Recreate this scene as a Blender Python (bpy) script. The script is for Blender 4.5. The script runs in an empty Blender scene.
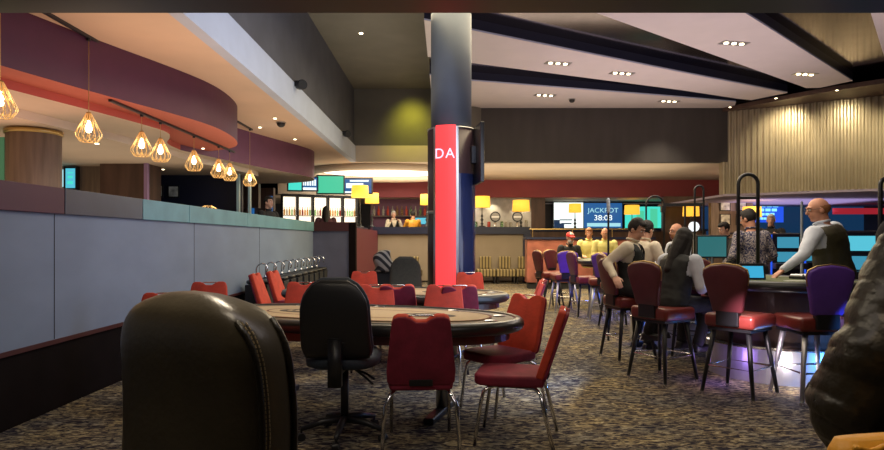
import bpy, bmesh, math, random
from mathutils import Vector, Matrix, Quaternion
R = math.radians
V = Vector
PI = math.pi
random.seed(7)
scene = bpy.context.scene
col = scene.collection

# ------------------------------------------------------------------ materials
def mat(name, c, rough=.6, metal=0., noise=0., nscale=20., bump=0., bscale=60., emit=None, es=0., spec=.5, sheen=0., coat=0., trans=0., stretch=None):
    m = bpy.data.materials.new(name); m.use_nodes = True
    nt = m.node_tree; N = nt.nodes; L = nt.links
    b = N['Principled BSDF']
    b.inputs['Base Color'].default_value = (*c, 1)
    b.inputs['Roughness'].default_value = rough
    b.inputs['Metallic'].default_value = metal
    b.inputs['Specular IOR Level'].default_value = spec
    b.inputs['Coat Weight'].default_value = coat
    b.inputs['Transmission Weight'].default_value = trans
    if sheen:
        b.inputs['Sheen Weight'].default_value = sheen
        b.inputs['Sheen Roughness'].default_value = .4
        b.inputs['Sheen Tint'].default_value = (*[min(1, x*1.5+.1) for x in c], 1)
    if emit:
        b.inputs['Emission Color'].default_value = (*emit, 1)
        b.inputs['Emission Strength'].default_value = es
    if noise or bump:
        tc = N.new('ShaderNodeTexCoord')
        src = tc.outputs['Object']
        if stretch:
            mp = N.new('ShaderNodeMapping'); mp.inputs['Scale'].default_value = stretch
            L.new(src, mp.inputs[0]); src = mp.outputs[0]
    if noise:
        n = N.new('ShaderNodeTexNoise'); n.inputs['Scale'].default_value = nscale; n.inputs['Detail'].default_value = 5
        L.new(src, n.inputs[0])
        r = N.new('ShaderNodeMapRange'); r.inputs[1].default_value = .3; r.inputs[2].default_value = .7
        r.inputs[3].default_value = 1-noise; r.inputs[4].default_value = 1+noise
        L.new(n.outputs[0], r.inputs[0])
        mx = N.new('ShaderNodeMix'); mx.data_type = 'RGBA'; mx.blend_type = 'MULTIPLY'; mx.inputs[0].default_value = 1
        mx.inputs[6].default_value = (*c, 1); L.new(r.outputs[0], mx.inputs[7])
        L.new(mx.outputs[2], b.inputs['Base Color'])
    if bump:
        n2 = N.new('ShaderNodeTexNoise'); n2.inputs['Scale'].default_value = bscale; n2.inputs['Detail'].default_value = 3
        L.new(src, n2.inputs[0])
        bp = N.new('ShaderNodeBump'); bp.inputs['Strength'].default_value = bump; bp.inputs['Distance'].default_value = .02
        L.new(n2.outputs[0], bp.inputs['Height']); L.new(bp.outputs[0], b.inputs['Normal'])
    return m

def carpet_mat():
    m = bpy.data.materials.new('carpet'); m.use_nodes = True
    N = m.node_tree.nodes; L = m.node_tree.links; b = N['Principled BSDF']
    b.inputs['Roughness'].default_value = .95; b.inputs['Specular IOR Level'].default_value = .1
    tc = N.new('ShaderNodeTexCoord'); mp = N.new('ShaderNodeMapping'); mp.inputs['Scale'].default_value = (9, 22, 10)
    mp.inputs['Rotation'].default_value = (0, 0, R(8))
    L.new(tc.outputs['Object'], mp.inputs[0])
    v = N.new('ShaderNodeTexNoise'); v.inputs['Scale'].default_value = 1.3; v.inputs['Detail'].default_value = 4; v.inputs['Roughness'].default_value = .65; v.inputs['Distortion'].default_value = 1.2
    L.new(mp.outputs[0], v.inputs[0])
    cr = N.new('ShaderNodeValToRGB'); cr.color_ramp.interpolation = 'LINEAR'
    e = cr.color_ramp.elements
    e[0].position = .42; e[0].color = (.026, .022, .034, 1)
    e[1].position = .47; e[1].color = (.095, .080, .070, 1)
    for p, c in ((.53, (.24, .195, .12)), (.60, (.42, .36, .21)), (.68, (.56, .51, .37))):
        x = e.new(p); x.color = (*c, 1)
    L.new(v.outputs[0], cr.inputs[0])
    n2 = N.new('ShaderNodeTexNoise'); n2.inputs['Scale'].default_value = 2.2; L.new(tc.outputs['Object'], n2.inputs[0])
    cr2 = N.new('ShaderNodeValToRGB'); cr2.color_ramp.elements[0].color = (.55, .6, .8, 1); cr2.color_ramp.elements[1].color = (1.0, .95, .85, 1)
    cr2.color_ramp.elements[0].position = .35; cr2.color_ramp.elements[1].position = .65
    L.new(n2.outputs[0], cr2.inputs[0])
    mx = N.new('ShaderNodeMix'); mx.data_type = 'RGBA'; mx.blend_type = 'MULTIPLY'; mx.inputs[0].default_value = 1
    L.new(cr.outputs[0], mx.inputs[6]); L.new(cr2.outputs[0], mx.inputs[7]); L.new(mx.outputs[2], b.inputs['Base Color'])
    n3 = N.new('ShaderNodeTexNoise'); n3.inputs['Scale'].default_value = 300; L.new(tc.outputs['Object'], n3.inputs[0])
    bp = N.new('ShaderNodeBump'); bp.inputs['Strength'].default_value = .4; L.new(n3.outputs[0], bp.inputs['Height']); L.new(bp.outputs[0], b.inputs['Normal'])
    return m

def stripe_mat(name, c1, c2, scale, axis='X', rough=.8):
    m = bpy.data.materials.new(name); m.use_nodes = True
    N = m.node_tree.nodes; L = m.node_tree.links; b = N['Principled BSDF']; b.inputs['Roughness'].default_value = rough
    tc = N.new('ShaderNodeTexCoord'); w = N.new('ShaderNodeTexWave'); w.bands_direction = axis
    w.inputs['Scale'].default_value = scale; L.new(tc.outputs['Object'], w.inputs[0])
    cr = N.new('ShaderNodeValToRGB'); cr.color_ramp.elements[0].color = (*c1, 1); cr.color_ramp.elements[1].color = (*c2, 1)
    cr.color_ramp.elements[0].position = .4; cr.color_ramp.elements[1].position = .6
    L.new(w.outputs[0], cr.inputs[0]); L.new(cr.outputs[0], b.inputs['Base Color'])
    return m

def pattern_mat(name, c1, c2, scale):
    m = bpy.data.materials.new(name); m.use_nodes = True
    N = m.node_tree.nodes; L = m.node_tree.links; b = N['Principled BSDF']; b.inputs['Roughness'].default_value = .85
    tc = N.new('ShaderNodeTexCoord'); w = N.new('ShaderNodeTexNoise'); w.inputs['Scale'].default_value = scale; w.inputs['Distortion'].default_value = 2.5
    L.new(tc.outputs['Object'], w.inputs[0])
    cr = N.new('ShaderNodeValToRGB'); cr.color_ramp.elements[0].color = (*c1, 1); cr.color_ramp.elements[1].color = (*c2, 1)
    cr.color_ramp.elements[0].position = .46; cr.color_ramp.elements[1].position = .56
    L.new(w.outputs[0], cr.inputs[0]); L.new(cr.outputs[0], b.inputs['Base Color'])
    return m

M = dict(
    carpet=carpet_mat(),
    cream=mat('cream_plaster', (.68, .57, .45), .8, noise=.05, nscale=1.5),
    peach=mat('peach_plaster', (.66, .48, .34), .8, noise=.06, nscale=1.2),
    white=mat('white_ceiling', (.72, .66, .66), .75, noise=.03, nscale=2),
    palewhite=mat('pale_edge', (.55, .60, .78), .6),
    fasciaw=mat('white_fascia', (.46, .51, .62), .7, noise=.05, nscale=3),
    navy=mat('navy_recess', (.012, .016, .04), .45),
    mirror=mat('dark_mirror', (.30, .26, .29), .10, metal=1., noise=.08, nscale=4),
    olive=mat('olive_bulkhead', (.15, .14, .115), .75, noise=.12, nscale=1.5),
    slate=mat('slate_bulkhead', (.065, .058, .055), .8, noise=.12, nscale=1.2, stretch=(3, 3, .6)),
    darkwall=mat('blueblack_wall', (.075, .075, .09), .7, noise=.15, nscale=2),
    purple=mat('purple_fascia', (.075, .012, .034), .55, noise=.08, nscale=6),
    mauve=mat('mauve_fascia', (.13, .04, .085), .55, noise=.08, nscale=6),
    red=mat('redlit_fascia', (.48, .09, .06), .6, noise=.06, nscale=3),  # red wash of light on the maroon fascia put into its colour
    salmon=mat('salmon_soffit', (.50, .13, .085), .75),
    maroon=mat('maroon_wall', (.25, .038, .048), .6, noise=.08, nscale=2),
    bronze=mat('bronze_beam', (.022, .015, .008), .35),
    brass=mat('brass_line', (.55, .38, .14), .35, metal=.9),
    greyblue=mat('greyblue_panel', (.20, .25, .33), .6, noise=.10, nscale=1.2, stretch=(1, 1, 2)),
    dimlitcap=mat('dimlit_cap', (.055, .066, .092), .4, noise=.15, nscale=2.5),  # dim stretch between the coloured lights, put into the cap colour
    darkmaroon=mat('dark_maroon_wall', (.13, .018, .028), .6),
    teallitcap=mat('teallit_cap', (.14, .31, .34), .5, noise=.18, nscale=2.5),  # teal light on the grey cap put into its colour
    redlitcap=mat('redlit_cap', (.08, .016, .036), .5, noise=.1, nscale=2.5),  # red light on the grey cap put into its colour
    darkplinth=mat('dark_plinth', (.007, .004, .004), .9, spec=.1, noise=.2, nscale=5),
    redwood=mat('red_trim', (.06, .010, .010), .5),
    slatepanel=mat('slate_panel', (.12, .12, .17), .6, noise=.1, nscale=3),
    tan=mat('tan_wall', (.32, .26, .19), .8, noise=.06, nscale=2),
    navycap=mat('navy_cap', (.018, .022, .05), .35),
    wood=mat('dark_wood', (.09, .05, .035), .45, noise=.3, nscale=6, stretch=(1, 1, .12)),
    woodlt=mat('wood_panel', (.24, .18, .14), .6, noise=.25, nscale=6, stretch=(3, 3, .2)),
    marble=mat('grey_marble', (.46, .44, .43), .4, noise=.35, nscale=2.5),
    corr=mat('corrugated_gold', (.42, .36, .25), .38, metal=.35, noise=.10, nscale=1.5),
    black=mat('black_plastic', (.012, .012, .014), .4),
    matteblack=mat('matte_black', (.012, .012, .013), .75),
    chrome=mat('chrome', (.72, .72, .74), .18, metal=1.),
    dullchrome=mat('dull_chrome', (.5, .5, .5), .3, metal=1.),
    steel=mat('brushed_steel', (.55, .55, .58), .42, metal=.75, noise=.1, nscale=4),
    colgrey=mat('column_grey', (.10, .12, .155), .55, noise=.08, nscale=3),
    aubergine=mat('aubergine_panel', (.055, .03, .035), .35, noise=.15, nscale=4),
    bluegloss=mat('blue_gloss', (.02, .03, .10), .2, coat=.5),
    redled=mat('red_led', (.4, .02, .02), .5, emit=(1., .055, .06), es=1.25),
    pinkglyph=mat('pink_glyph', (.6, .5, .5), .5, emit=(1., .42, .62), es=1.6),
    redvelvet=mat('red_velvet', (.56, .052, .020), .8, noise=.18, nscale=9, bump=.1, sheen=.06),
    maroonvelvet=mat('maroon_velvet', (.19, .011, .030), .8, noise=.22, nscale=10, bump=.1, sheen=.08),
    bluefab=mat('black_blue_fabric', (.020, .030, .046), .7, noise=.2, nscale=60, bump=.1, bscale=300, sheen=.15),
    leather=mat('brown_leather', (.095, .078, .050), .31, noise=.22, nscale=5, bump=.05, bscale=60, spec=.6),
    seamleather=mat('dark_leather', (.03, .024, .014), .38, bump=.2, bscale=90),
    stitch=mat('tan_stitch', (.45, .33, .16), .7),
    stoolred=mat('oxblood_vinyl', (.17, .026, .020), .34, noise=.15, nscale=8, bump=.06),
    stoolplum=mat('plum_vinyl', (.11, .022, .028), .4, noise=.12, nscale=8),
    stoolvioletlit=mat('violetlit_vinyl', (.13, .05, .36), .4, noise=.1, nscale=8),  # blue table glow on the stool backs put into the vinyl colour
    felt=mat('tan_felt', (.50, .37, .20), .95, noise=.06, nscale=30),
    track=mat('olive_racetrack', (.16, .12, .07), .6, noise=.12, nscale=12),
    rail=mat('black_rail', (.02, .022, .020), .3, bump=.05),
    feltdark=mat('dark_print', (.10, .075, .045), .9),
    feltred=mat('red_brown_line', (.19, .07, .04), .9),
    tablewood=mat('table_apron', (.055, .03, .022), .35, noise=.3, nscale=5),
    greenfelt=mat('green_gold_felt', (.13, .15, .07), .8, noise=.2, nscale=8),
    skin=mat('skin', (.62, .34, .24), .55, noise=.05, nscale=20),
    skinred=mat('skin_ruddy', (.58, .27, .17), .5, noise=.06, nscale=20),
    lips=mat('lips', (.45, .14, .12), .5),
    eyewhite=mat('eye_white', (.8, .78, .75), .3),
    iris=mat('iris', (.03, .02, .015), .2),
    hairblack=mat('black_hair', (.010, .007, .006), .7, bump=.3, bscale=80),
    hairgrey=mat('grey_hair', (.5, .48, .45), .6, bump=.3, bscale=80),
    hairginger=mat('ginger_hair', (.28, .11, .04), .6, bump=.3, bscale=80),
    shirtwhite=mat('white_cotton', (.62, .66, .74), .85, bump=.2, bscale=14),
    shirtcream=mat('cream_cotton', (.68, .60, .46), .85, bump=.2, bscale=14),
    shirtyellow=mat('yellow_cotton', (.70, .62, .22), .85, bump=.2, bscale=14),
    vestblack=mat('black_waistcoat', (.013, .015, .014), .65, noise=.2, nscale=20),
    vestolive=mat('dark_olive_waistcoat', (.045, .040, .020), .42, noise=.2, nscale=8, bump=.3, bscale=8),
    trousers=mat('black_trousers', (.012, .012, .014), .8),
    hawaiian=pattern_mat('patterned_shirt', (.03, .035, .10), (.42, .36, .34), 22),
    darkcloth=mat('dark_cloth', (.02, .018, .02), .9),
    mauvecloth=mat('mauve_cloth', (.10, .04, .05), .9),
    puffer=mat('black_puffer', (.014, .011, .006), .42, noise=.4, nscale=9, bump=.5, bscale=14),
    mustard=mat('mustard_leather', (.70, .33, .03), .5, noise=.1, nscale=9, bump=.15),
    capred=mat('cap_red', (.55, .03, .03), .8),
    shade=mat('amber_shade', (.8, .5, .08), .7, emit=(1., .50, .045), es=1.15),
    gold=mat('gold_wire', (.85, .60, .25), .35, metal=.7, emit=(1., .55, .2), es=.35),  # wire emits faintly to imitate the bulb light on it
    bulb=mat('bulb', (1, .9, .7), .5, emit=(1., .80, .48), es=14.),
    downlight=mat('downlight', (1, .95, .85), .5, emit=(1., .82, .50), es=9.),
    oval=mat('cove_light', (1, .98, .92), .5, emit=(1., .92, .80), es=2.6),
    fridge=mat('fridge_glow', (.9, .85, .75), .5, emit=(1., .84, .64), es=1.5),
    scrteal=mat('screen_teal', (0, 0, 0), .3, emit=(.07, .78, .62), es=1.0),
    scrgreen=mat('screen_green', (0, 0, 0), .3, emit=(.08, .62, .36), es=1.),
    scrcyan=mat('screen_cyan', (0, 0, 0), .3, emit=(.10, .55, .70), es=1.),
    scrblue=mat('screen_blue', (0, 0, 0), .3, emit=(.015, .11, .32), es=1.),
    scrnavy=mat('screen_navy', (0, 0, 0), .3, emit=(.006, .03, .08), es=1.),
    scrwhite=mat('screen_white', (0, 0, 0), .3, emit=(.9, 1., .95), es=1.25),
    scrpale=mat('screen_pale', (0, 0, 0), .3, emit=(.40, .78, .85), es=1.),
    neonblue=mat('neon_blue', (0, 0, 0), .3, emit=(.02, .10, .85), es=1.),
    neonlt=mat('neon_light', (0, 0, 0), .3, emit=(.25, .75, 1.), es=1.4),
    violet=mat('violet_glow', (0, 0, 0), .3, emit=(.55, .15, .95), es=1.6),
    slotscr=mat('slot_screen', (0, 0, 0), .3, emit=(.05, .28, .42), es=1.),
    slotbody=mat('slot_cabinet', (.015, .015, .03), .3),
    tabletscr=mat('tablet_screen', (0, 0, 0), .3, emit=(.05, .42, .68), es=1.),
    monscr=mat('monitor_screen', (0, 0, 0), .25, emit=(.03, .15, .16), es=1.),
    globe=mat('white_globe', (.8, .85, .9), .5, emit=(.75, .85, .95), es=.8),
    redstripe=mat('red_stripe', (.4, .02, .03), .5, emit=(.6, .03, .05), es=.5),
    purplelitsoff=mat('purplelit_soffit', (.42, .36, .48), .75),  # purple light on the cream ceiling put into its colour
    stripefab=stripe_mat('striped_fabric', (.10, .075, .035), (.36, .28, .13), 3.2, 'X'),
    greenglass=mat('green_panel', (.10, .30, .20), .4, emit=(.02, .10, .05), es=.6),
    bottlebr=mat('brown_glass', (.6, .35, .12), .15, trans=.8), bottlegr=mat('green_glass', (.35, .6, .3), .15, trans=.8),
    bottlecl=mat('pale_glass', (.65, .6, .5), .15, trans=.6), bottlerd=mat('red_glass', (.45, .05, .03), .15),
    picture=mat('picture_print', (.6, .62, .55), .5, noise=.5, nscale=9),
    paper=mat('paper', (.75, .75, .72), .8),
    bronzepanel=mat('bronze_red_panel', (.30, .10, .07), .35, noise=.35, nscale=3),
)

# ------------------------------------------------------------------ mesh tools
class MB:
    def __init__(s): s.v = []; s.f = []; s.mi = []; s.m = 0; s.X = Matrix()
    def add(s, vs, fs):
        o = len(s.v); s.v += [s.X @ V(p) for p in vs]
        for f in fs: s.f.append([i+o for i in f]); s.mi.append(s.m)
    def box(s, x0, x1, y0, y1, z0, z1):
        s.add([(x0,y0,z0),(x1,y0,z0),(x1,y1,z0),(x0,y1,z0),(x0,y0,z1),(x1,y0,z1),(x1,y1,z1),(x0,y1,z1)],
              [(0,3,2,1),(4,5,6,7),(0,1,5,4),(1,2,6,5),(2,3,7,6),(3,0,4,7)]); return s
    def cyl(s, p0, p1, r0, r1=None, n=12, caps=True):
        r1 = r0 if r1 is None else r1
        p0 = V(p0); p1 = V(p1); d = (p1-p0)
        q = d.to_track_quat('Z', 'Y')
        vs = []
        for p, r in ((p0, r0), (p1, r1)):
            for k in range(n):
                a = 2*PI*k/n; vs.append(p + q @ V((r*math.cos(a), r*math.sin(a), 0)))
        fs = [(k, (k+1) % n, n+(k+1) % n, n+k) for k in range(n)]
        if caps: fs += [tuple(range(n-1, -1, -1)), tuple(range(n, 2*n))]
        s.add(vs, fs); return s
    def tube(s, pts, r, n=8, closed=False):
        pts = [V(p) for p in pts]; m = len(pts); rs = r if isinstance(r, (list, tuple)) else [r]*m
        vs = []; prev = None
        for i, p in enumerate(pts):
            a = pts[(i-1) % m] if (i > 0 or closed) else p
            b = pts[(i+1) % m] if (i < m-1 or closed) else p
            t = (b-a).normalized()
            if prev is None:
                up = V((0,0,1)) if abs(t.z) < .9 else V((1,0,0))
                x = t.cross(up).normalized()
            else:
                x = (prev - t*prev.dot(t)).normalized()
            prev = x; y = t.cross(x)
            for k in range(n):
                an = 2*PI*k/n; vs.append(p + x*(rs[i]*math.cos(an)) + y*(rs[i]*math.sin(an)))
        fs = []
        for i in range(m if closed else m-1):
            j = (i+1) % m
            for k in range(n): fs.append((i*n+k, i*n+(k+1) % n, j*n+(k+1) % n, j*n+k))
        if not closed: fs += [tuple(range(n-1, -1, -1)), tuple(range((m-1)*n, m*n))]
        s.add(vs, fs); return s
    def lathe(s, prof, c=(0,0,0), n=20):
        c = V(c); vs = []
        for r, z in prof:
            for k in range(n):
                a = 2*PI*k/n; vs.append(c + V((max(r, 1e-4)*math.cos(a), max(r, 1e-4)*math.sin(a), z)))
        fs = []
        for i in range(len(prof)-1):
            for k in range(n): fs.append((i*n+k, i*n+(k+1) % n, (i+1)*n+(k+1) % n, (i+1)*n+k))
        fs += [tuple(range(n-1, -1, -1)), tuple(range((len(prof)-1)*n, len(prof)*n))]
        s.add(vs, fs); return s
    def prism(s, poly, z0, z1, mside=None, mtop=None):
        n = len(poly)
        A = sum(poly[i][0]*poly[(i+1) % n][1]-poly[(i+1) % n][0]*poly[i][1] for i in range(n))
        if A < 0: poly = poly[::-1]
        o = len(s.v)
        s.v += [s.X @ V((x, y, z0)) for x, y in poly] + [s.X @ V((x, y, z1)) for x, y in poly]
        s.f.append([o+i for i in range(n-1, -1, -1)]); s.mi.append(s.m)
        s.f.append([o+n+i for i in range(n)]); s.mi.append(s.m if mtop is None else mtop)
        for k in range(n):
            s.f.append([o+k, o+(k+1) % n, o+n+(k+1) % n, o+n+k]); s.mi.append(s.m if mside is None else mside)
        return s
    def ell(s, c, rx, ry, rz, n=14, m=10, q=None):
        c = V(c); vs = []; q = q or Quaternion()
        for i in range(1, m):
            t = PI*i/m
            for k in range(n):
                a = 2*PI*k/n; vs.append(c + q @ V((rx*math.sin(t)*math.cos(a), ry*math.sin(t)*math.sin(a), rz*math.cos(t))))
        vs += [c + q @ V((0,0,rz)), c + q @ V((0,0,-rz))]
        T = len(vs)-2; B = T+1; fs = []
        for i in range(m-2):
            for k in range(n): fs.append((i*n+k, (i+1)*n+k, (i+1)*n+(k+1) % n, i*n+(k+1) % n))
        for k in range(n):
            fs.append((T, k, (k+1) % n)); o = (m-2)*n; fs.append((B, o+(k+1) % n, o+k))
        s.add(vs, fs); return s
    def cap(s, p0, r0, p1, r1, n=12):                     # tapered capsule
        s.ell(p0, r0, r0, r0, n, 8); s.ell(p1, r1, r1, r1, n, 8)
        if (V(p1)-V(p0)).length > 1e-4: s.cyl(p0, p1, r0, r1, n)
        return s
    def loft(s, secs, n=20, power=2.0):                   # secs: (center, xaxis, yaxis, rx, ry)
        vs = []
        for c, xa, ya, rx, ry in secs:
            for k in range(n):
                a = 2*PI*k/n; ca, sa = math.cos(a), math.sin(a); e = 2/power
                vs.append(V(c) + V(xa)*(rx*math.copysign(abs(ca)**e, ca)) + V(ya)*(ry*math.copysign(abs(sa)**e, sa)))
        fs = []
        for i in range(len(secs)-1):
            for k in range(n): fs.append((i*n+k, i*n+(k+1) % n, (i+1)*n+(k+1) % n, (i+1)*n+k))
        fs += [tuple(range(n-1, -1, -1)), tuple(range((len(secs)-1)*n, len(secs)*n))]
        s.add(vs, fs); return s
    def mesh(s, name, mats):
        me = bpy.data.meshes.new(name); me.from_pydata([tuple(p) for p in s.v], [], s.f)
        for m in mats: me.materials.append(m)
        me.polygons.foreach_set('material_index', s.mi)
        bm = bmesh.new(); bm.from_mesh(me); bmesh.ops.recalc_face_normals(bm, faces=bm.faces); bm.to_mesh(me); bm.free()
        me.update(); return me
    def build(s, name, mats, parent=None, smooth=False, bevel=0, loc=None, seg=2, subsurf=0):
        if not isinstance(mats, (list, tuple)): mats = [mats]
        me = s.mesh(name, mats)
        if smooth: me.polygons.foreach_set('use_smooth', [True]*len(me.polygons))
        o = bpy.data.objects.new(name, me); col.objects.link(o)
        if parent: o.parent = parent
        if loc: o.location = loc
        if bevel:
            b = o.modifiers.new('bevel', 'BEVEL'); b.width = bevel; b.segments = seg; b.limit_method = 'ANGLE'; b.angle_limit = R(40)
        if subsurf:
            b = o.modifiers.new('sub', 'SUBSURF'); b.levels = subsurf; b.render_levels = subsurf
        return o

def tag(o, label=None, cat=None, group=None, kind=None):
    if label: o['label'] = label
    if cat: o['category'] = cat
    if group: o['group'] = group
    if kind: o['kind'] = kind
    return o
def empty(name, loc=(0,0,0), rz=0, label=None, cat=None, group=None):
    o = bpy.data.objects.new(name, None); col.objects.link(o); o.location = loc; o.rotation_euler = (0,0,rz)
    o.empty_display_size = .1
    return tag(o, label, cat, group)
KIDS = {}
def copy_tree(o, parent=None, skip=()):
    c = o.copy(); col.objects.link(c)
    if parent: c.parent = parent
    for ch in [x for x in bpy.data.objects if x.parent is o and x.name.split('.')[0] not in skip]: copy_tree(ch, c, skip)
    return c
def place(proto, used, loc, rz, label, group=None):
    o = proto if not used else copy_tree(proto)
    o.location = loc; o.rotation_euler = (0,0,rz)
    tag(o, label, None, group); return o
def struct(o, label=None): return tag(o, label, None, None, 'structure')
def text(s, size, m, parent, loc, rot, name='lettering', ext=.003, cx='CENTER', sx=1.):
    cu = bpy.data.curves.new(name, 'FONT'); cu.body = s; cu.size = size; cu.extrude = ext; cu.align_x = cx; cu.align_y = 'CENTER'
    t = bpy.data.objects.new('tmp', cu); col.objects.link(t)
    dg = bpy.context.evaluated_depsgraph_get(); me = bpy.data.meshes.new_from_object(t.evaluated_get(dg))
    bpy.data.objects.remove(t)
    me.materials.clear(); me.materials.append(m)
    o = bpy.data.objects.new(name, me); col.objects.link(o); o.parent = parent; o.location = loc; o.rotation_euler = rot; o.scale = (sx, 1, 1)
    return o
def smoothpoly(pts, it=2):
    for _ in range(it):
        q = [pts[0]]
        for a, b in zip(pts[:-1], pts[1:]):
            q += [(a[0]*.75+b[0]*.25, a[1]*.75+b[1]*.25), (a[0]*.25+b[0]*.75, a[1]*.25+b[1]*.75)]
        q.append(pts[-1]); pts = q
    return pts

# ------------------------------------------------------------------ camera
cam = bpy.data.cameras.new('camera'); co = bpy.data.objects.new('camera', cam); col.objects.link(co)
co.location = (0, 0, 1.36); co.rotation_euler = (R(90), 0, 0)
cam.sensor_width = 36; cam.lens = 36*620/884; cam.shift_x = -4/884; cam.shift_y = 15/884; cam.clip_start = .05
scene.camera = co

# ------------------------------------------------------------------ room shell
def S(name, m, *boxes, bevel=0):
    b = MB()
    for x in boxes: b.box(*x)
    return struct(b.build(name, m, bevel=bevel))
S('floor', M['carpet'], (-13, 18, -3, 30, -.1, 0))
S('wall_back', M['darkwall'], (-13, 18, -3.2, -3, 0, 6))
S('wall_right', M['darkwall'], (15.5, 15.7, -3, 30, 0, 6))
S('wall_left', M['darkwall'], (-9.2, -9, -3, 30, 0, 3.5))
S('wall_far', M['darkwall'], (-9, 15.5, 26, 26.2, 0, 3.5))
S('ceiling_entrance', M['bronze'], (-9, 15.5, -3, 3.44, 2.62, 2.8), (-9, 15.5, 3.38, 3.44, 2.8, 5.6))
S('trim_beam', M['brass'], (-1.15, .35, 3.2, 3.215, 2.608, 2.622))
# left peach ceiling
S('ceiling_left', M['peach'], (-9, -2.62, 3.36, 17.3, 3.5, 3.6))
S('wall_left_fascia', M['fasciaw'], (-2.62, -2.48, 3.36, 17.0, 3.5, 3.94))
S('wall_left_upper', M['darkwall'], (-2.62, -2.52, 3.36, 17.3, 3.94, 5.5))
S('ceiling_high', M['olive'], (-2.62, -.38, 3.36, 17.3, 5.5, 5.6), (-.40, -.36, 3.36, 17.3, 5.3, 5.6))
# bulkheads at the far side of the hall
S('wall_far_bulkhead', M['slate'], (.9, 8.3, 17.0, 17.3, 3.5, 5.3))
S('wall_far_bulkhead_left', M['olive'], (-2.52, .5, 17.0, 17.3, 3.95, 5.5))
b = MB(); pts = [(.5+.55*math.cos(a)*1.0, 17.0+.28-.55*math.sin(a)*.95) for a in [R(x) for x in range(-10, 191, 10)]]
b.prism(pts, 3.5, 5.3); struct(b.build('wall_far_bulkhead_curve', M['olive']))
S('wall_far_cream_band', M['cream'], (-2.62, .4, 17.0, 17.3, 3.5, 3.95))
S('ceiling_bar', M['cream'], (-9, 10.2, 17.3, 22.1, 3.5, 3.6))
S('wall_bar_maroon', M['maroon'], (-3.2, 10.2, 22.1, 22.3, 2.88, 3.5))
S('ceiling_bar_back', M['cream'], (-9, 10.2, 22.3, 26, 2.88, 2.98))
# white strips and mirror panels
S('ceiling_right', M['mirror'], (-.36, 15.5, 3.36, 17.3, 5.18, 5.28))
def strip(poly):
    b = MB(); b.m = 0; b.prism(poly, 4.98, 5.01, mside=1, mtop=2)
    b.m = 2; b.prism([(x, y+.0) for x, y in poly], 5.01, 5.18)
    return struct(b.build('ceiling_strip', [M['white'], M['palewhite'], M['navy']]))
strip([(-.36, 15.5-.0), (-.36, 13.6), (.6, 14.1), (5.9, 15.7), (7.6, 16.25), (7.9, 17.0), (-.36, 17.0)])
strip([(-.36, 10.2), (.45, 10.7), (5.04, 13.36), (8.4, 15.25), (7.9, 16.05), (7.5, 15.9), (5.65, 14.96), (.53, 12.68), (-.36, 12.25)])
strip([(2.24-4.9, 9.76-4.0) if False else (-.36, 7.75), (2.24, 9.76), (8.58, 14.77), (8.9, 14.75), (9.25, 14.1), (4.54, 9.67), (-.36, 5.2)])
strip([(6.6, 9.67), (8.7, 12.3), (9.55, 13.3), (11.5, 12.6), (11.5, 3.4), (2, 3.4)])
# dark lip and corrugated curved wall
lip = smoothpoly([(7.55, 17.05), (8.2, 15.9), (9.6, 14.0), (11.6, 12.6), (15.5, 11.8)], 3)
b = MB(); b.prism(lip + [(15.5, 17.3), (7.55, 17.3)], 4.88, 4.985); struct(b.build('ceiling_lip', M['wood']))
wl = smoothpoly([(7.62, 17.05), (8.6, 16.5), (10.0, 15.45), (11.8, 14.6), (15.5, 14.2)], 4)
# resample path
P2 = [V((x, y)) for x, y in wl]; cum = [0]
for a, c in zip(P2[:-1], P2[1:]): cum.append(cum[-1]+(c-a).length)
def pathat(t):
    for i in range(len(P2)-1):
        if t <= cum[i+1]: 
            u = (t-cum[i])/(cum[i+1]-cum[i]); d = (P2[i+1]-P2[i]).normalized(); return P2[i].lerp(P2[i+1], u), V((d.y, -d.x))
    return P2[-1], V((0, -1))
b = MB(); front = []; step = .036; n = int(cum[-1]/step)
for i in range(n+1):
    p, nn = pathat(i*step); a = (.035, .035, -.02, -.02)[i % 4]; q = p + nn*a; front.append((q.x, q.y))
b.prism(front + [(15.5, 15.4), (12, 15.6), (10.4, 16.4), (8.9, 17.3), (7.62, 17.3)], 2.62, 4.89)
struct(b.build('wall_corrugated', M['corr']))
b = MB(); b.prism([(x, y-.03) for x, y in wl] + [(15.5, 22.3), (7.62, 22.3)], 2.56, 2.62); struct(b.build('ceiling_gaming', M['purplelitsoff']))
S('wall_far_gaming', M['scrnavy'], (8.9, 15.5, 23.0, 23.2, 0, 2.6))  # plain wall given a faint navy glow of its own
S('wall_wood_panel', M['woodlt'], (8.55, 9.9, 20.0, 20.2, 0, 2.56))
S('wall_brown', M['wood'], (7.6, 8.9, 21.6, 21.9, 0, 2.88))
b = MB(); b.box(12.9, 15.4, 20.6, 20.7, 2.22, 2.42); struct(b.build('trim_red_band', M['redstripe']))

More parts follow.
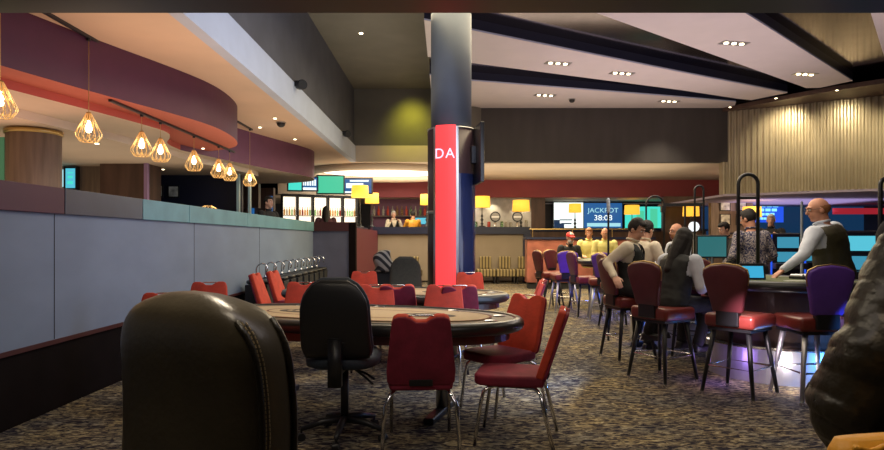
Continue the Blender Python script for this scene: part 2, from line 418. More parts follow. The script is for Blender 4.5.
# left soffits
L1 = smoothpoly([(-4.35, 3.4), (-4.15, 5.0), (-3.93, 5.87), (-3.70, 6.75), (-3.42, 7.6), (-3.22, 8.4), (-3.2, 9.1), (-3.31, 9.9), (-3.6, 10.6), (-4.4, 11.1)], 3)
b = MB(); b.prism(L1 + [(-7.5, 11.1), (-7.5, 3.4)], 2.93, 3.5, mside=1)
struct(b.build('ceiling_purple_soffit', [M['salmon'], M['purple']]))
L2a = smoothpoly([(-4.9, 3.4), (-4.5, 5.2), (-4.31, 6.0), (-4.05, 7.1), (-3.9, 7.8), (-3.80, 8.5), (-4.0, 9.0), (-4.3, 9.5), (-4.37, 10.2)], 2)
b = MB(); b.prism(L2a + [(-8.9, 10.2), (-8.9, 3.4)], 2.84, 2.935, mside=1); struct(b.build('ceiling_redlit_soffit', [M['cream'], M['red']]))
L2b = smoothpoly([(-4.37, 10.2), (-4.2, 11.0), (-3.95, 12.0), (-3.6, 13.2), (-3.25, 14.3), (-3.15, 15.0), (-3.4, 15.7), (-4.2, 16.2)], 2)
b = MB(); b.prism(L2b + [(-8.9, 16.2), (-8.9, 10.2)], 2.84, 3.5, mside=1); struct(b.build('ceiling_mauve_soffit', [M['cream'], M['mauve']]))
L3 = smoothpoly([(-5.3, 3.4), (-5.0, 5.6), (-4.75, 7.5), (-4.5, 9.5), (-4.45, 11.2), (-4.15, 12.3), (-4.0, 13.4), (-4.4, 14.2), (-5.2, 14.5)], 2)
b = MB(); b.prism(L3 + [(-8.8, 14.5), (-8.8, 3.4)], 2.74, 2.84); struct(b.build('ceiling_cream_soffit', M['cream']))

# divider wall on the left
S('wall_divider', M['greyblue'], (-3.25, -3.13, -1, 14.6, .56, 1.57))
S('wall_divider_plinth', M['darkplinth'], (-3.24, -3.14, -1, 14.6, 0, .54))
S('trim_divider_band', M['redwood'], (-3.25, -3.12, -1, 14.6, .53, .565))
S('trim_cap_redlit', M['redlitcap'], (-3.32, -3.10, -1, 5.04, 1.57, 1.78), bevel=.004)
S('trim_cap_dimlit', M['dimlitcap'], (-3.32, -3.10, 5.05, 6.34, 1.57, 1.78), bevel=.004)
S('trim_cap_teallit', M['teallitcap'], (-3.32, -3.10, 6.35, 7.49, 1.57, 1.78), (-3.32, -3.10, 7.5, 9.69, 1.57, 1.78), (-3.32, -3.10, 9.7, 14.6, 1.57, 1.78), bevel=.004)
S('trim_panel_joint', M['matteblack'], *[(-3.132, -3.127, y, y+.006, .57, 1.57) for y in (2.2, 4.95, 7.7, 10.4)])
# panel facing camera at the end, post, return, tan wall
S('wall_end_panel', M['slatepanel'], (-3.13, -2.28, 14.6, 14.72, 0, 1.57))
S('trim_end_cap', M['redwood'], (-3.2, -2.26, 14.55, 14.78, 1.57, 1.78))
S('wall_end_post', M['darkplinth'], (-2.28, -2.12, 14.55, 14.75, 0, 1.78))
S('wall_return', M['darkmaroon'], (-2.3, -2.2, 14.75, 20.0, 0, 1.66))
S('wall_tan', M['tan'], (-2.3, 2.48, 20.0, 20.15, .05, 1.55))
S('trim_tan_cap', M['navycap'], (-2.35, 2.7, 19.9, 20.4, 1.55, 1.78))
S('wall_tan_post', M['navycap'], (2.48, 2.72, 19.85, 20.2, 0, 1.56))
S('floor_lounge_raised', M['carpet'], (-8.95, -3.33, 10.9, 16.1, 0, .45), (-8.95, -2.35, 14.8, 16.1, 0, .45))
S('floor_bar_raised', M['wood'], (-2.15, 2.4, 20.42, 25.4, 0, .55))
S('wall_marble', M['marble'], (.4, 3.1, 22.6, 22.7, 0, 2.88))
S('wall_bar_dark', M['wood'], (3.1, 3.6, 22.5, 22.7, 0, 2.88), (-2.9, .4, 25.5, 25.7, 0, 2.88))
# room behind the divider on the left
S('wall_lounge', M['woodlt'], (-9, -6.25, 11.6, 11.75, 0, 2.74))
S('wall_lounge_dark', M['wood'], (-6.25, -5.4, 11.2, 11.75, 0, 2.74))
S('wall_lounge_navy', M['navy'], (-5.4, -4.35, 13.2, 13.3, 0, 2.74), (-6.3, -5.4, 13.2, 13.3, 0, 2.74))
S('wall_lounge_far', M['wood'], (-9, -4.9, 17.6, 17.8, 0, 2.84), (-5.8, -4.9, 16.2, 16.4, 2.2, 2.84))
S('trim_purplelit_post', mat('purplelit_post', (.32, .2, .34), .5), (-5.42, -5.36, 11.12, 11.2, 0, 2.74))  # purple light on the post put into its colour
S('trim_glass_post', mat('pale_post', (.35, .5, .52), .3), (-4.36, -4.31, 12.9, 13.0, 0, 2.74), (-3.98, -3.92, 12.9, 13.0, 0, 1.9), (-4.12, -4.08, 12.9, 13.0, 0, 2.74))
S('trim_blue_light', M['scrblue'], (-4.98, -4.92, 17.5, 17.6, 1.0, 2.6), (-5.5, -5.44, 17.5, 17.6, 1.0, 2.6))

# ------------------------------------------------------------------ central column
c = empty('column', (.08, 9.5, 0), 0, 'round grey column wrapped in dark panels with a glowing red strip', 'column')
MB().lathe([(.31, 3.04), (.31, 5.6)], n=40).build('shaft', M['colgrey'], c, True)
MB().lathe([(.36, 0), (.36, 3.04), (.32, 3.05)], n=40).build('cladding', M['aubergine'], c, True)
MB().lathe([(.366, 3.02), (.366, 3.045), (.33, 3.05)], n=40).build('top_ring', M['dullchrome'], c, True)
MB().lathe([(.366, 1.75), (.366, 1.80)], n=40).build('ring', M['dullchrome'], c, True)
b = MB()
def arcstrip(b, a0, a1, r, z0, z1, th=.012, n=8):
    pts = [(r*math.sin(R(a0+(a1-a0)*i/n)), -r*math.cos(R(a0+(a1-a0)*i/n))) for i in range(n+1)]
    inn = [(x*(1-th/r), y*(1-th/r)) for x, y in pts][::-1]
    b.prism(pts+inn, z0, z1)
arcstrip(b, -38, 10, .378, .02, 3.06); b.build('led_panel', M['redled'], c)['label'] = 'glowing red light strip'
b = MB(); arcstrip(b, -44, -38.2, .384, 0, 3.04); arcstrip(b, 10.2, 16, .384, 0, 3.04); b.build('strip_trim', M['dullchrome'], c)
b = MB(); arcstrip(b, 17, 80, .372, 0, 2.35, n=12); b.build('blue_panel', M['bluegloss'], c)['label'] = 'glossy dark blue side panel'
for s_, a in (('D', -27), ('A', -3)):
    t = text(s_, .21, M['pinkglyph'], c, (.392*math.sin(R(a)), -.392*math.cos(R(a)), 2.63), (R(90), 0, R(a)), 'glyph')
t = empty('television', (.46, 9.25, 2.15), R(-62), 'black flat television seen edge-on, mounted on the side of the column', 'television')
t.rotation_euler = (0, 0, R(-82))
MB().box(-.42, .42, -.03, .03, .04, .90).build('casing', M['black'], t, bevel=.01)
MB().box(-.39, .39, .03, .034, .07, .87).build('screen', mat('screen_off', (.01, .012, .015), .1), t)
MB().box(-.08, .08, -.09, -.03, .35, .6).build('bracket', M['black'], t)
MB().box(-.425, -.41, -.012, .012, .5, .62).build('status_light', M['scrwhite'], t)

# ------------------------------------------------------------------ round wood pillar (left lounge)
p = empty('wood_pillar', (-5.15, 7.75, 0), 0, 'thick round wood-clad pillar behind the left divider wall with a brass rim', 'pillar')
MB().lathe([(.30, 0), (.30, 2.70)], n=36).build('cladding', M['woodlt'], p, True)
MB().lathe([(.315, 2.67), (.315, 2.72)], n=36).build('rim', M['brass'], p, True)
b = MB(); b.box(-.62, -.26, -.16, -.04, 0, 2.62); b.build('green_panel', M['greenglass'], p)

# ------------------------------------------------------------------ pendant lamps
def pendant(cord):
    t = empty('pendant_lamp')
    prof = [(.022, .155), (.055, .09), (.125, -.055), (.122, -.085), (.085, -.14)]
    b = MB(); n = 14
    for k in range(n):
        a = 2*PI*k/n; a2 = a + PI/n
        pts = [V((r*math.cos(a if i != 2 and i != 3 else a2), r*math.sin(a if i != 2 and i != 3 else a2), z)) for i, (r, z) in enumerate(prof)]
        b.tube(pts, .0035, 4)
        pts = [V((r*math.cos(a if i != 2 and i != 3 else a-PI/n), r*math.sin(a if i != 2 and i != 3 else a-PI/n), z)) for i, (r, z) in enumerate(prof)]
        b.tube(pts, .0035, 4)
    b.tube([(.085*math.cos(2*PI*k/20), .085*math.sin(2*PI*k/20), -.14) for k in range(20)], .004, 4, True)
    b.build('cage', M['gold'], t)
    MB().lathe([(.005, .17), (.024, .165), (.024, .10), (.018, .08)], n=12).build('socket', M['brass'], t, True)
    MB().lathe([(.012, .09), (.016, .06), (.030, .01), (.032, -.01), (.022, -.04), (.003, -.048)], n=14).build('bulb', M['bulb'], t, True)
    MB().cyl((0, 0, .165), (0, 0, cord-.03), .0035, n=5).build('cord', M['brass'], t)
    MB().cyl((0, 0, cord-.035), (0, 0, cord-.005), .02, n=10).build('track_adapter', M['black'], t)
    return t
pos = [(5.2, 3.5), (6.49, 3.5), (7.62, 2.93), (8.12, 2.93), (9.2, 2.93), (10.2, 2.93), (10.72, 2.93), (11.82, 3.5)]
labs = ['gold wire cage pendant cut by the left edge of the photo, nearest of the row', 'gold wire cage pendant on a long cord, alone in front of the purple fascia', 'left lamp of the close pair of gold cage pendants over the wood-faced recess',
        'right lamp of the close pair of gold cage pendants, beside its twin', 'gold wire cage pendant hanging alone just right of the two small picture frames', 'left lamp of the far close pair of gold cage pendants',
        'right lamp of the far close pair of gold cage pendants', 'smallest, farthest gold cage pendant, in front of the mauve fascia']
for (y, z), lb in zip(pos, labs):
    pp = pendant(z-2.53-.02); pp.location = (-3.74, y, 2.53); tag(pp, lb, 'pendant lamp', 'gold cage pendant lamps in a row over the divider wall')
for (y0, y1, z), lb in zip([(5.0, 6.66, 3.5), (6.9, 10.95, 2.93), (11.1, 11.95, 3.5)], ['black lighting track carrying the two nearest pendants', 'long black lighting track under the red-lit soffit carrying five pendants', 'short black lighting track carrying the farthest pendant']):
    o = MB().box(-3.76, -3.72, y0, y1, z-.03, z-.001).build('lighting_track', M['black'], bevel=.003); tag(o, lb, 'light track', 'black lighting tracks')
def wirebowl(loc, lb):
    t = empty('wire_lamp', loc, 0, lb, 'lamp')
    b = MB()
    for k in range(12):
        a = 2*PI*k/12
        b.tube([(r*math.cos(a+q), r*math.sin(a+q), z) for r, z, q in ((.05, 0, 0), (.15, .06, .2), (.13, .13, .4), (.05, .17, .6))], .005, 4)
    b.build('cage', M['gold'], t); MB().ell((0, 0, .07), .04, .04, .05).build('bulb', M['bulb'], t, True)
    MB().lathe([(.06, -.02), (.06, 0)]).build('base', M['brass'], t)
    MB().lathe([(.02, -.40), (.02, -.02)]).build('stem', M['brass'], t)
    MB().lathe([(.25, -1.75), (.22, -1.72), (.03, -1.68), (.03, -.42), (.35, -.4), (.35, -.38)]).build('stand', M['wood'], t, True)
wirebowl((-3.95, 10.3, 1.76), 'low gold wire bowl lamp seen just over the teal-lit wall cap')

# ------------------------------------------------------------------ ceiling details
def down(x, y, z, r=.05, lb='', n=1, grp='small round ceiling downlights'):
    t = empty('downlight', (x, y, z), 0, lb, 'ceiling light', grp)
    MB().lathe([(r*1.35, 0), (r*1.4, -.006), (r, -.008)], n=16).build('trim_ring', M['dullchrome'], t)
    MB().lathe([(r*.9, -.014), (r*.9, -.008)], n=16).build('lens', M['downlight'], t)
def triple(px, py, lb, z=4.98):
    d = (z-1.36)*620/(240-py); x = (px-446)*d/620
    t = empty('recessed_light', (x, d, z), R(12), lb, 'ceiling light', 'three-lamp recessed lights in the white ceiling strips')
    MB().box(-.27, .27, -.10, .10, -.012, 0).build('frame', M['dullchrome'], t, bevel=.004)
    for k in (-1, 0, 1): MB().lathe([(.042, -.022), (.042, -.013)], (k*.16, 0, 0), 14).build('lamp', M['downlight'], t)
    return x, d
trip = [(558, 63, 'three-lamp recessed light left of centre in the middle white strip'), (622, 73, 'three-lamp recessed light right of centre in the middle white strip'),
        (545, 95, 'three-lamp recessed light at the left of the farthest white strip'), (669, 101, 'three-lamp recessed light at the right of the farthest white strip'),
        (734, 43, 'nearer three-lamp recessed light in the broad white strip at upper right'), (805, 74, 'farther three-lamp recessed light in the broad white strip, near the corrugated wall')]
tl = [triple(*a) for a in trip]
def dpx(px, py, z): d = (z-1.36)*620/(240-py); return ((px-446)*d/620, d, z)
for px, py, z, r, lb in [(361, 33, 5.5, .07, 'bright downlight in the dark high ceiling left of the column'), (431, 93, 5.5, .06, 'downlight in the dark high ceiling beside the column'),
        (730, 107, 4.88, .05, 'leftmost downlight in the dark lip above the corrugated wall'), (776, 98, 4.88, .05, 'middle downlight in the dark lip above the corrugated wall'), (837, 90, 4.88, .05, 'rightmost downlight in the dark lip above the corrugated wall'),
        (275, 118, 3.5, .05, 'downlight beside the dome camera in the peach ceiling'), (295, 139, 3.5, .05, 'far downlight in the peach ceiling near the white fascia'), (260, 127, 3.5, .05, 'downlight near the end of the pendant track in the peach ceiling'),
        (203, 148, 2.93, .04, 'tiny downlight over the far pendant pair'), (97, 143, 2.74, .05, 'downlight in the cream soffit near the wood pillar'), (163, 169, 2.74, .04, 'downlight in the cream soffit above the picture frames'), (361, 164, 3.5, .05, 'downlight at the rim of the round ceiling light')]:
    x, y, z = dpx(px, py, z); down(x, min(y, 21.8), z, r*.62, lb)
def dome(px, py, z, lb):
    x, y, z = dpx(px, py, z); t = empty('dome_camera', (x, y, z), 0, lb, 'security camera')
    MB().lathe([(.09, -.02), (.09, 0)]).build('base', M['dullchrome'], t); MB().lathe([(.075, -.02), (.07, -.06), (.04, -.09), (.003, -.10)]).build('dome', M['black'], t, True)
dome(281, 122, 3.5, 'black dome camera on the peach ceiling'); dome(572, 99, 4.98, 'tiny dark dome camera on the farthest white strip')
def speaker(y, lb):
    t = empty('wall_speaker', (-2.48, y, 3.92), 0, lb, 'speaker', 'black round speakers on the white fascia')
    MB().box(0, .06, -.06, .06, -.04, .05).build('bracket', M['black'], t, bevel=.005)
    MB().cyl((.05, .05, .0), (.14, -.07, -.02), .075, .085, 20).build('housing', M['black'], t, True, bevel=.01)
    MB().cyl((.14, -.07, -.02), (.147, -.08, -.021), .075, n=20).build('grille', M['matteblack'], t)
speaker(10.2, 'black round speaker on the white fascia, the nearer of two'); speaker(14.9, 'small black round speaker at the far end of the white fascia')
o = empty('round_ceiling_light', (-1.9, 19.2, 3.5), 0, 'large oval glowing ceiling recess over the bar, left of the column', 'ceiling light')
b = MB(); b.X = Matrix.Diagonal((1.5, 1.25, 1, 1)); b.lathe([(1.35, -.012), (1.35, 0)], n=48); b.build('diffuser', M['oval'], o)
b = MB(); b.X = Matrix.Diagonal((1.5, 1.25, 1, 1)); b.tube([(1.5*math.cos(2*PI*k/48), 1.5*math.sin(2*PI*k/48), -.06) for k in range(48)], .13, 10, True); b.build('rim', M['cream'], o, True)

# ------------------------------------------------------------------ bar area
lampspec = [(-1.98, 14.9+.0, 1.78, 2.75, 'amber table lamp'), ]
def bar_lamp(px, d, zc, w, h, lb, base=1.78):
    x = (px-446)*d/620
    t = empty('table_lamp', (x, d, base), 0, lb, 'lamp', 'amber rectangular-shaded lamps along the bar')
    z = zc-base
    MB().lathe([(w*.5, z-h/2), (w*.47, z+h/2)], n=24).build('lamp_shade', M['shade'], t, True)
    MB().lathe([(.12, 0), (.12, .03), (.03, .05), (.05, .12), (.02, .16), (.055, .24), (.02, .3), (.045, .36), (.015, .42), (.012, z-h/2+.02)], n=14).build('stem', M['black'], t, True)
bar_lamp(360, 17.9, 2.76, .50, .34, 'paired amber lamp, the left and higher of the two beside the drinks fridges', 1.72)
bar_lamp(372, 20.2, 2.72, .46, .33, 'paired amber lamp, the right and lower of the two beside the drinks fridges')
bar_lamp(427, 20.15, 2.67, .45, .34, 'amber lamp half hidden by the left side of the column')
bar_lamp(482, 20.15, 2.60, .54, .36, 'amber lamp in front of the marble wall just right of the column')
bar_lamp(521, 21.2, 2.53, .60, .38, 'amber lamp at the right end of the marble wall', 1.72)
bar_lamp(575, 22.4, 2.51, .46, .32, 'amber lamp in front of the bright white screen', 1.72)
bar_lamp(632, 23.0, 2.48, .56, .34, 'amber lamp in front of the teal screens, behind the arched stand', 1.72)
bar_lamp(691, 20.8, 2.34, .54, .36, 'amber lamp against the brown wall above the bearded dealer', 1.72)
bar_lamp(752, 19.2, 2.23, .56, .32, 'amber lamp in front of the wood wall with picture frames', 1.60)
def counter(x0, x1, y0, y1, z, lb):
    t = empty('bar_counter', ((x0+x1)/2, (y0+y1)/2, 0), 0, lb, 'counter')
    w = (x1-x0)/2; h = (y1-y0)/2
    MB().box(-w, w, -h, h, 0, z-.06).build('front_panel', M['wood'], t); MB().box(-w-.05, w+.05, -h-.05, h+.05, z-.06, z).build('worktop', M['navycap'], t, bevel=.01)
counter(-3.2, -2.4, 16.2, 18.6, 1.72, 'dark bar counter under the paired amber lamps')
counter(2.75, 8.0, 22.0, 22.45, 1.72, 'long dark counter below the wall screens'); 
counter(1.4, 3.0, 20.9, 21.5, 1.72, 'dark counter under the amber lamp by the marble wall')
counter(6.6, 8.4, 22.75, 23.3, 1.72, 'dark counter at the far right of the screens')
counter(7.9, 8.6, 20.5, 21.1, 1.72, 'dark counter against the brown wall under an amber lamp')
counter(9.0, 10.0, 18.9, 19.5, 1.60, 'dark counter in front of the wood wall')
# beer fonts with round badges
for px, lb in ((470, 'round black beer badge on a post, left of three by the marble wall'), (495, 'round black beer badge on a post, middle of three by the marble wall'), (517, 'round black beer badge on a post, right of three by the marble wall')):
    x = (px-446)*20.15/620
    t = empty('beer_tap', (x, 20.05, 1.78), 0, lb, 'beer tap', 'round-badged beer taps on the wall cap')
    MB().lathe([(.05, 0), (.03, .03), (.03, .2)], n=12).build('post', M['chrome'], t, True)
    MB().cyl((0, -.03, .33), (0, .03, .33), .17, n=28).build('badge', M['black'], t)
    MB().cyl((0, -.036, .33), (0, -.03, .33), .13, n=28).build('badge_face', mat('badge_grey', (.25, .24, .23), .5), t)
    MB().box(-.12, .12, -.042, -.036, .30, .35).build('badge_band', M['paper'], t)
for px, k, h in ((502, 'bottlegr', .16), (506, 'bottlecl', .14), (511, 'bottlecl', .13), (476, 'bottlegr', .15), (489, 'bottlerd', .15), (534, 'bottlecl', .2)):
    x = (px-446)*20.2/620 if px < 530 else 2.62
    o = MB().lathe([(.05, 0), (.055, .02), (.055, h), (.04, h+.03)], (0, 0, 0), 10).build('glass_jar', M[k], None, True); o.location = (x, 20.25, 1.78)
    tag(o, {502: 'green jar on the wall cap right of the middle beer tap', 506: 'first pale jar in front of the marble wall', 511: 'second pale jar, next to the right beer tap', 476: 'green jar by the left beer tap', 489: 'reddish jar between the first two beer taps', 534: 'pale jar at the right end of the wall cap'}[px], 'jar', 'small jars on the bar wall cap')
# drinks fridges (slanted row)
A = V((-5.15, 19.5, 0)); B = V((-2.92, 20.6, 0)); du = (B-A)/5; ang = math.atan2(du.y, du.x); W = du.length
botm = {k: MB().lathe([(.03, 0), (.032, .02), (.032, .16), (.012, .2), (.012, .27)], n=8).mesh('bottle', [M[k]]) for k in ('bottlebr', 'bottlegr', 'bottlecl', 'bottlerd')}
ordn = ['leftmost', 'second', 'middle', 'fourth', 'rightmost']
for i in range(5):
    loc = A + du*i
    t = empty('drinks_fridge', loc, ang, ordn[i] + ' of the five brightly lit glass-fronted drinks fridges', 'fridge', 'lit drinks fridges behind the bar')
    MB().box(.031, W-.031, .22, .25, 0, 2.75).build('back_panel', M['fridge'], t)
    b = MB(); b.box(0, .03, 0, .25, 0, 2.8); b.box(W-.03, W, 0, .25, 0, 2.8); b.box(0, W, 0, .25, 2.74, 2.82); b.box(0, W, 0, .25, 0, 1.5); b.build('cabinet', M['matteblack'], t)
    MB().box(.03, W-.03, .02, .22, 2.12, 2.15).build('shelf', M['steel'], t)
    for zz, row in ((1.5, 'lower'), (2.15, 'upper')):
        for k in range(5):
            o = bpy.data.objects.new('bottle', botm[random.choice(list(botm))]); col.objects.link(o)
            o.location = loc + Matrix.Rotation(ang, 3, 'Z') @ V((.09+k*(W-.18)/4, .12, zz))
            tag(o, f'small bottle on the {row} shelf of the {ordn[i]} lit fridge', 'bottle', f'bottles on the {row} shelf of the {ordn[i]} fridge')
# bottles & rail left of column (gantry)
t = empty('back_bar_gantry', (-1.2, 22.9, 0), 0, 'back bar gantry with shelf of glasses left of the column', 'shelf')
MB().box(-1.6, 1.3, -.15, .15, 2.22, 2.26).build('shelf', M['wood'], t); MB().box(-1.6, 1.3, .1, .18, 0, 2.9).build('back_panel', M['mauve'], t)
MB().box(.0, 1.2, .02, .09, 1.95, 2.18).build('blue_screen', M['scrcyan'], t); MB().box(-1.2, -.2, -.1, .1, 1.3, 1.4).build('lower_shelf', M['steel'], t)
for k in range(16):
    o = bpy.data.objects.new('spirit_bottle', botm[random.choice(list(botm))]); col.objects.link(o); o.location = (-2.65+k*.17, 22.85, 2.26); o.scale = (1.5, 1.5, 1.3)
    tag(o, 'spirit bottle standing on the back bar gantry left of the column', 'bottle', 'spirit bottles on the back bar gantry')
# screens
def screen(x, y, z0, w, h, rz, m, lb, extra=None, frame=True):
    t = empty('display_screen', (x, y, z0), rz, lb, 'screen')
    if frame: MB().box(-w/2-.04, w/2+.04, 0, .08, -.04, h+.04).build('bezel', M['black'], t)
    MB().box(-w/2, w/2, -.01, 0, 0, h).build('display', m, t)
    if extra: extra(t, w, h)
    return t
a2 = ang
def bars(m, rows):
    def f(t, w, h):
        b = MB()
        for (x0, x1, y0, y1) in rows: b.box(-w/2+x0*w, -w/2+x1*w, -.018, -.011, y0*h, y1*h)
        b.build('graphics', m, t)
    return f
def sx(px, d): return (px-446)*d/620
def sz(py, d): return 1.36+(240-py)*d/620
screen(sx(295, 17.6), 17.6, sz(190, 17.6), .36, .27, ang*.6, M['scrteal'], 'small teal screen at the left end above the fridges')
screen(sx(309, 18.0), 18.0, sz(190, 18.0), .46, .36, ang*.55, M['scrblue'], 'blue and white screen above the fridges, left of the green one', bars(M['scrwhite'], [(.05, .95, 0, .2)] + [(.08+.15*k, .18+.15*k, .35, .85) for k in range(6)]))
screen(sx(330.5, 18.5), 18.5, sz(193, 18.5), .76, .5, ang*.2, M['scrgreen'], 'large green-teal screen above the fridges')
screen(sx(358, 19.4), 19.4, sz(193, 19.4), .84, .44, 0, M['scrblue'], 'blue screen with white panel behind the paired lamps', bars(M['scrwhite'], [(.06, .7, .35, .7), (.2, .9, .8, .92), (.0, .3, 0, .12)]))
Y = 24.4
screen(sx(568.5, Y), Y, sz(228, Y), 1.15, 1.0, 0, M['scrwhite'], 'bright white screen on the far wall with green lower corner', bars(M['scrnavy'], [(0, .35, 0, .18), (0, .2, .15, .32), (.2, .62, .30, .34), (.25, .6, .15, .2)]))
def scr2(t, w, h):
    text('JACKPOT', .26, M['scrpale'], t, (.0, -.02, h*.70), (R(90), 0, 0), sx=1.1)
    text('38:08', .30, M['scrwhite'], t, (0, -.02, h*.40), (R(90), 0, 0), sx=1.1)
    MB().box(-w*.42, w*.46, -.02, -.011, h*.06, h*.2).build('graphics', M['scrpale'], t)
screen(sx(603, Y), Y, sz(228, Y), 1.5, .98, 0, M['scrblue'], 'dark blue screen with pale lettering in two rows on the far wall', scr2)
screen(sx(644, Y), Y, sz(228, Y), 1.5, .84, 0, M['scrteal'], 'teal and yellow-green screen on the far wall behind the arched stand', bars(M['scrgreen'], [(.3, .5, 0, .8), (.66, .85, 0, .9)]))
screen(sx(680, Y), Y, sz(231, Y), .66, 1.2, 0, M['scrcyan'], 'tall cyan screen at the right end of the far wall', bars(M['scrpale'], [(.1, .8, .1, .3), (.2, .9, .5, .8)]))
MBs = MB().box(3.9, 9.9, Y+.3, Y+.35, 0, 2.9).build('wall_screen_backing', M['navy']); struct(MBs)
struct(MB().box(3.9, 9.6, Y+.1, Y+.16, 2.78, 2.82).build('trim_screen_rail', M['palewhite']))
b = MB(); b.X = Matrix.Translation(A) @ Matrix.Rotation(ang, 4, 'Z'); b.box(-.1, 2.6, .12, .25, 2.82, 3.5); struct(b.build('wall_fridge_header', M['cream']))
t = screen(sx(70.5, 11.4), 11.4, sz(188, 11.4), .17, .36, 0, M['scrcyan'], 'lit cyan advert screen on the wall beyond the wood pillar', bars(M['scrteal'], [(.2, .8, .2, .35), (.25, .75, .5, .62), (.2, .8, .75, .8)]))
MB().box(-.30, -.13, -.01, 0, .02, .34).build('side_panel', M['scrpale'], t)
# slatted neon sign and slot machines
t = empty('neon_sign', (11.5, 22.5, 2.0), 0, 'glowing blue shield-shaped neon sign on the far right wall', 'sign')
MB().prism([(-.75, 0), (.75, 0), (.75, .05), (-.75, .05)], 0, .75).build('backboard', M['neonblue'], t)
b = MB()
for x0, x1, z0, z1 in ((-.55, .6, .55, .68), (-.6, .55, .4, .5), (-.45, .45, .25, .34), (-.3, .25, .1, .18)):
    for k in range(5):
        w = (x1-x0)/5; b.box(x0+k*w, x0+k*w+w*.75, -.03, 0, z0, z1)
o = b.build('lettering', M['neonlt'], t)
def slot(x, y, rz, m, lb, trim='violet'):
    t = empty('slot_machine', (x, y, 0), rz, lb, 'slot machine', 'slot machines at the far right')
    MB().box(-.33, .33, 0, .55, 0, 1.50).build('cabinet', M['slotbody'], t, bevel=.03)
    MB().box(-.20, .20, -.012, 0, 1.20, 1.42).build('upper_screen', M[m], t); MB().box(-.20, .20, -.012, 0, .92, 1.12).build('lower_screen', M['slotscr'], t)
    b = MB(); b.box(-.33, -.30, -.02, 0, .2, 1.47); b.box(.30, .33, -.02, 0, .2, 1.47); b.build('light_strip', M[trim], t)
    MB().box(-.3, .3, -.22, 0, .78, .9).build('button_deck', M['slotbody'], t, bevel=.02)
slot(sx(862, 9.2), 9.2, R(-14), 'scrcyan', 'slot machine with violet side strip, right of the dealer in the dark waistcoat')
slot(sx(788, 12.5), 12.5, R(-10), 'slotscr', 'slot machine with teal screen seen between the patterned shirt and the standing dealer', 'neonblue')
slot(sx(802, 13.2), 13.2, R(-10), 'scrblue', 'slot machine just right of the teal-screened one', 'neonblue')
slot(sx(846, 16.5), 16.5, R(-10), 'scrblue', 'distant slot machine above the dealer shoulder', 'neonblue')
slot(sx(872, 17.5), 17.5, R(-10), 'scrpale', 'distant slot machine at the right edge of the photo', 'violet')
slot(sx(818, 20), 20, R(-10), 'slotscr', 'distant slot machine left of the bald dealer face', 'neonblue')
def frame(x, y, z, w, h, lb):
    t = empty('picture_frame', (x, y, z), 0, lb, 'picture')
    MB().box(-w/2, w/2, -.03, 0, 0, h).build('frame', M['black'], t, bevel=.004); MB().box(-w/2+.03, w/2-.03, -.034, -.03, .03, h-.03).build('print', M['picture'], t)
frame(sx(158, 13.17), 13.17, sz(197.5, 13.17), .25, .27, 'left of two small pictures on the dark wall beneath the pendants'); frame(sx(174, 13.17), 13.17, sz(198, 13.17), .25, .27, 'right of two small pictures on the dark wall beneath the pendants')
for (px, py, q) in ((725, 211, 'upper left'), (741, 211, 'upper right'), (725, 225, 'lower left'), (741, 225, 'lower right')):
    frame(sx(px, 19.97), 19.97, sz(py, 19.97), .34, .36, f'{q} of the four black picture frames on the wood wall')

# ------------------------------------------------------------------ poker tables
def oval(a, b_, n=56, p=2.25):
    out = []
    for k in range(n):
        t = 2*PI*k/n; ca, sa = math.cos(t), math.sin(t)
        out.append((a*math.copysign(abs(ca)**(2/p), ca), b_*math.copysign(abs(sa)**(2/p), sa)))
    return out
def poker_table():
    t = empty('poker_table')
    MB().prism(oval(1.34, .60), .70, .755).build('table_bed', M['track'], t)
    MB().prism(oval(1.14, .44), .755, .762).build('felt', M['felt'], t)
    b = MB()
    for a, c in ((1.145, .445), (.80, .27)):
        o1 = oval(a, c); o2 = oval(a-.02, c-.02)
        n = len(o1); b.add([(x, y, .7635) for x, y in o1]+[(x, y, .7635) for x, y in o2], [(k, (k+1) % n, n+(k+1) % n, n+k) for k in range(n)])
    b.build('felt_line', M['feltred'], t)
    for cx in (-.45, .62):
        em = MB().prism([(cx+.24*math.cos(a*PI/12), .0+.11*math.sin(a*PI/12)) for a in range(24)], .7628, .7642).build('printed_emblem', M['feltdark'], t)
        b = MB()
        for k in range(-2, 3): b.box(cx+k*.07-.02, cx+k*.07+.02, -.03, .03, .7642, .765)
        b.build('emblem_marks', M['felt'], em)
    for k in range(10):
        a = 2*PI*(k+.5)/10; x, y = 1.235*math.cos(a), .52*math.sin(a)
        MB().lathe([(.035, .756), (.05, .761), (.05, .756)], (x, y, 0), 14).build('cup_holder', M['dullchrome'], t)
    b = MB(); o = oval(1.345, .605)
    b.tube([(x, y, .718) for x, y in o], .050, 12, True); b.build('padded_rail', M['rail'], t, True)
    MB().prism(oval(1.28, .55), .60, .70).build('apron', M['tablewood'], t)
    for sx_ in (-.75, .75):
        MB().cyl((sx_, 0, .05), (sx_, 0, .6), .05, n=16).build('pedestal', M['dullchrome'], t, True)
        b = MB(); b.box(sx_-.04, sx_+.04, -.36, .36, .0, .05); b.build('foot', M['black'], t, bevel=.01)
    b = MB()
    return t
pt = poker_table()
TA = math.atan2(-.28, .96)
tag(pt, 'nearest long oval poker table with tan felt and black padded rail', 'poker table', 'oval poker tables')
pt.location = (-.75, 5.1, 0); pt.rotation_euler = (0, 0, TA)
pt2 = copy_tree(pt); pt2.location = (-.64, 7.3, 0); tag(pt2, 'second oval poker table behind the nearest one, in front of the column')

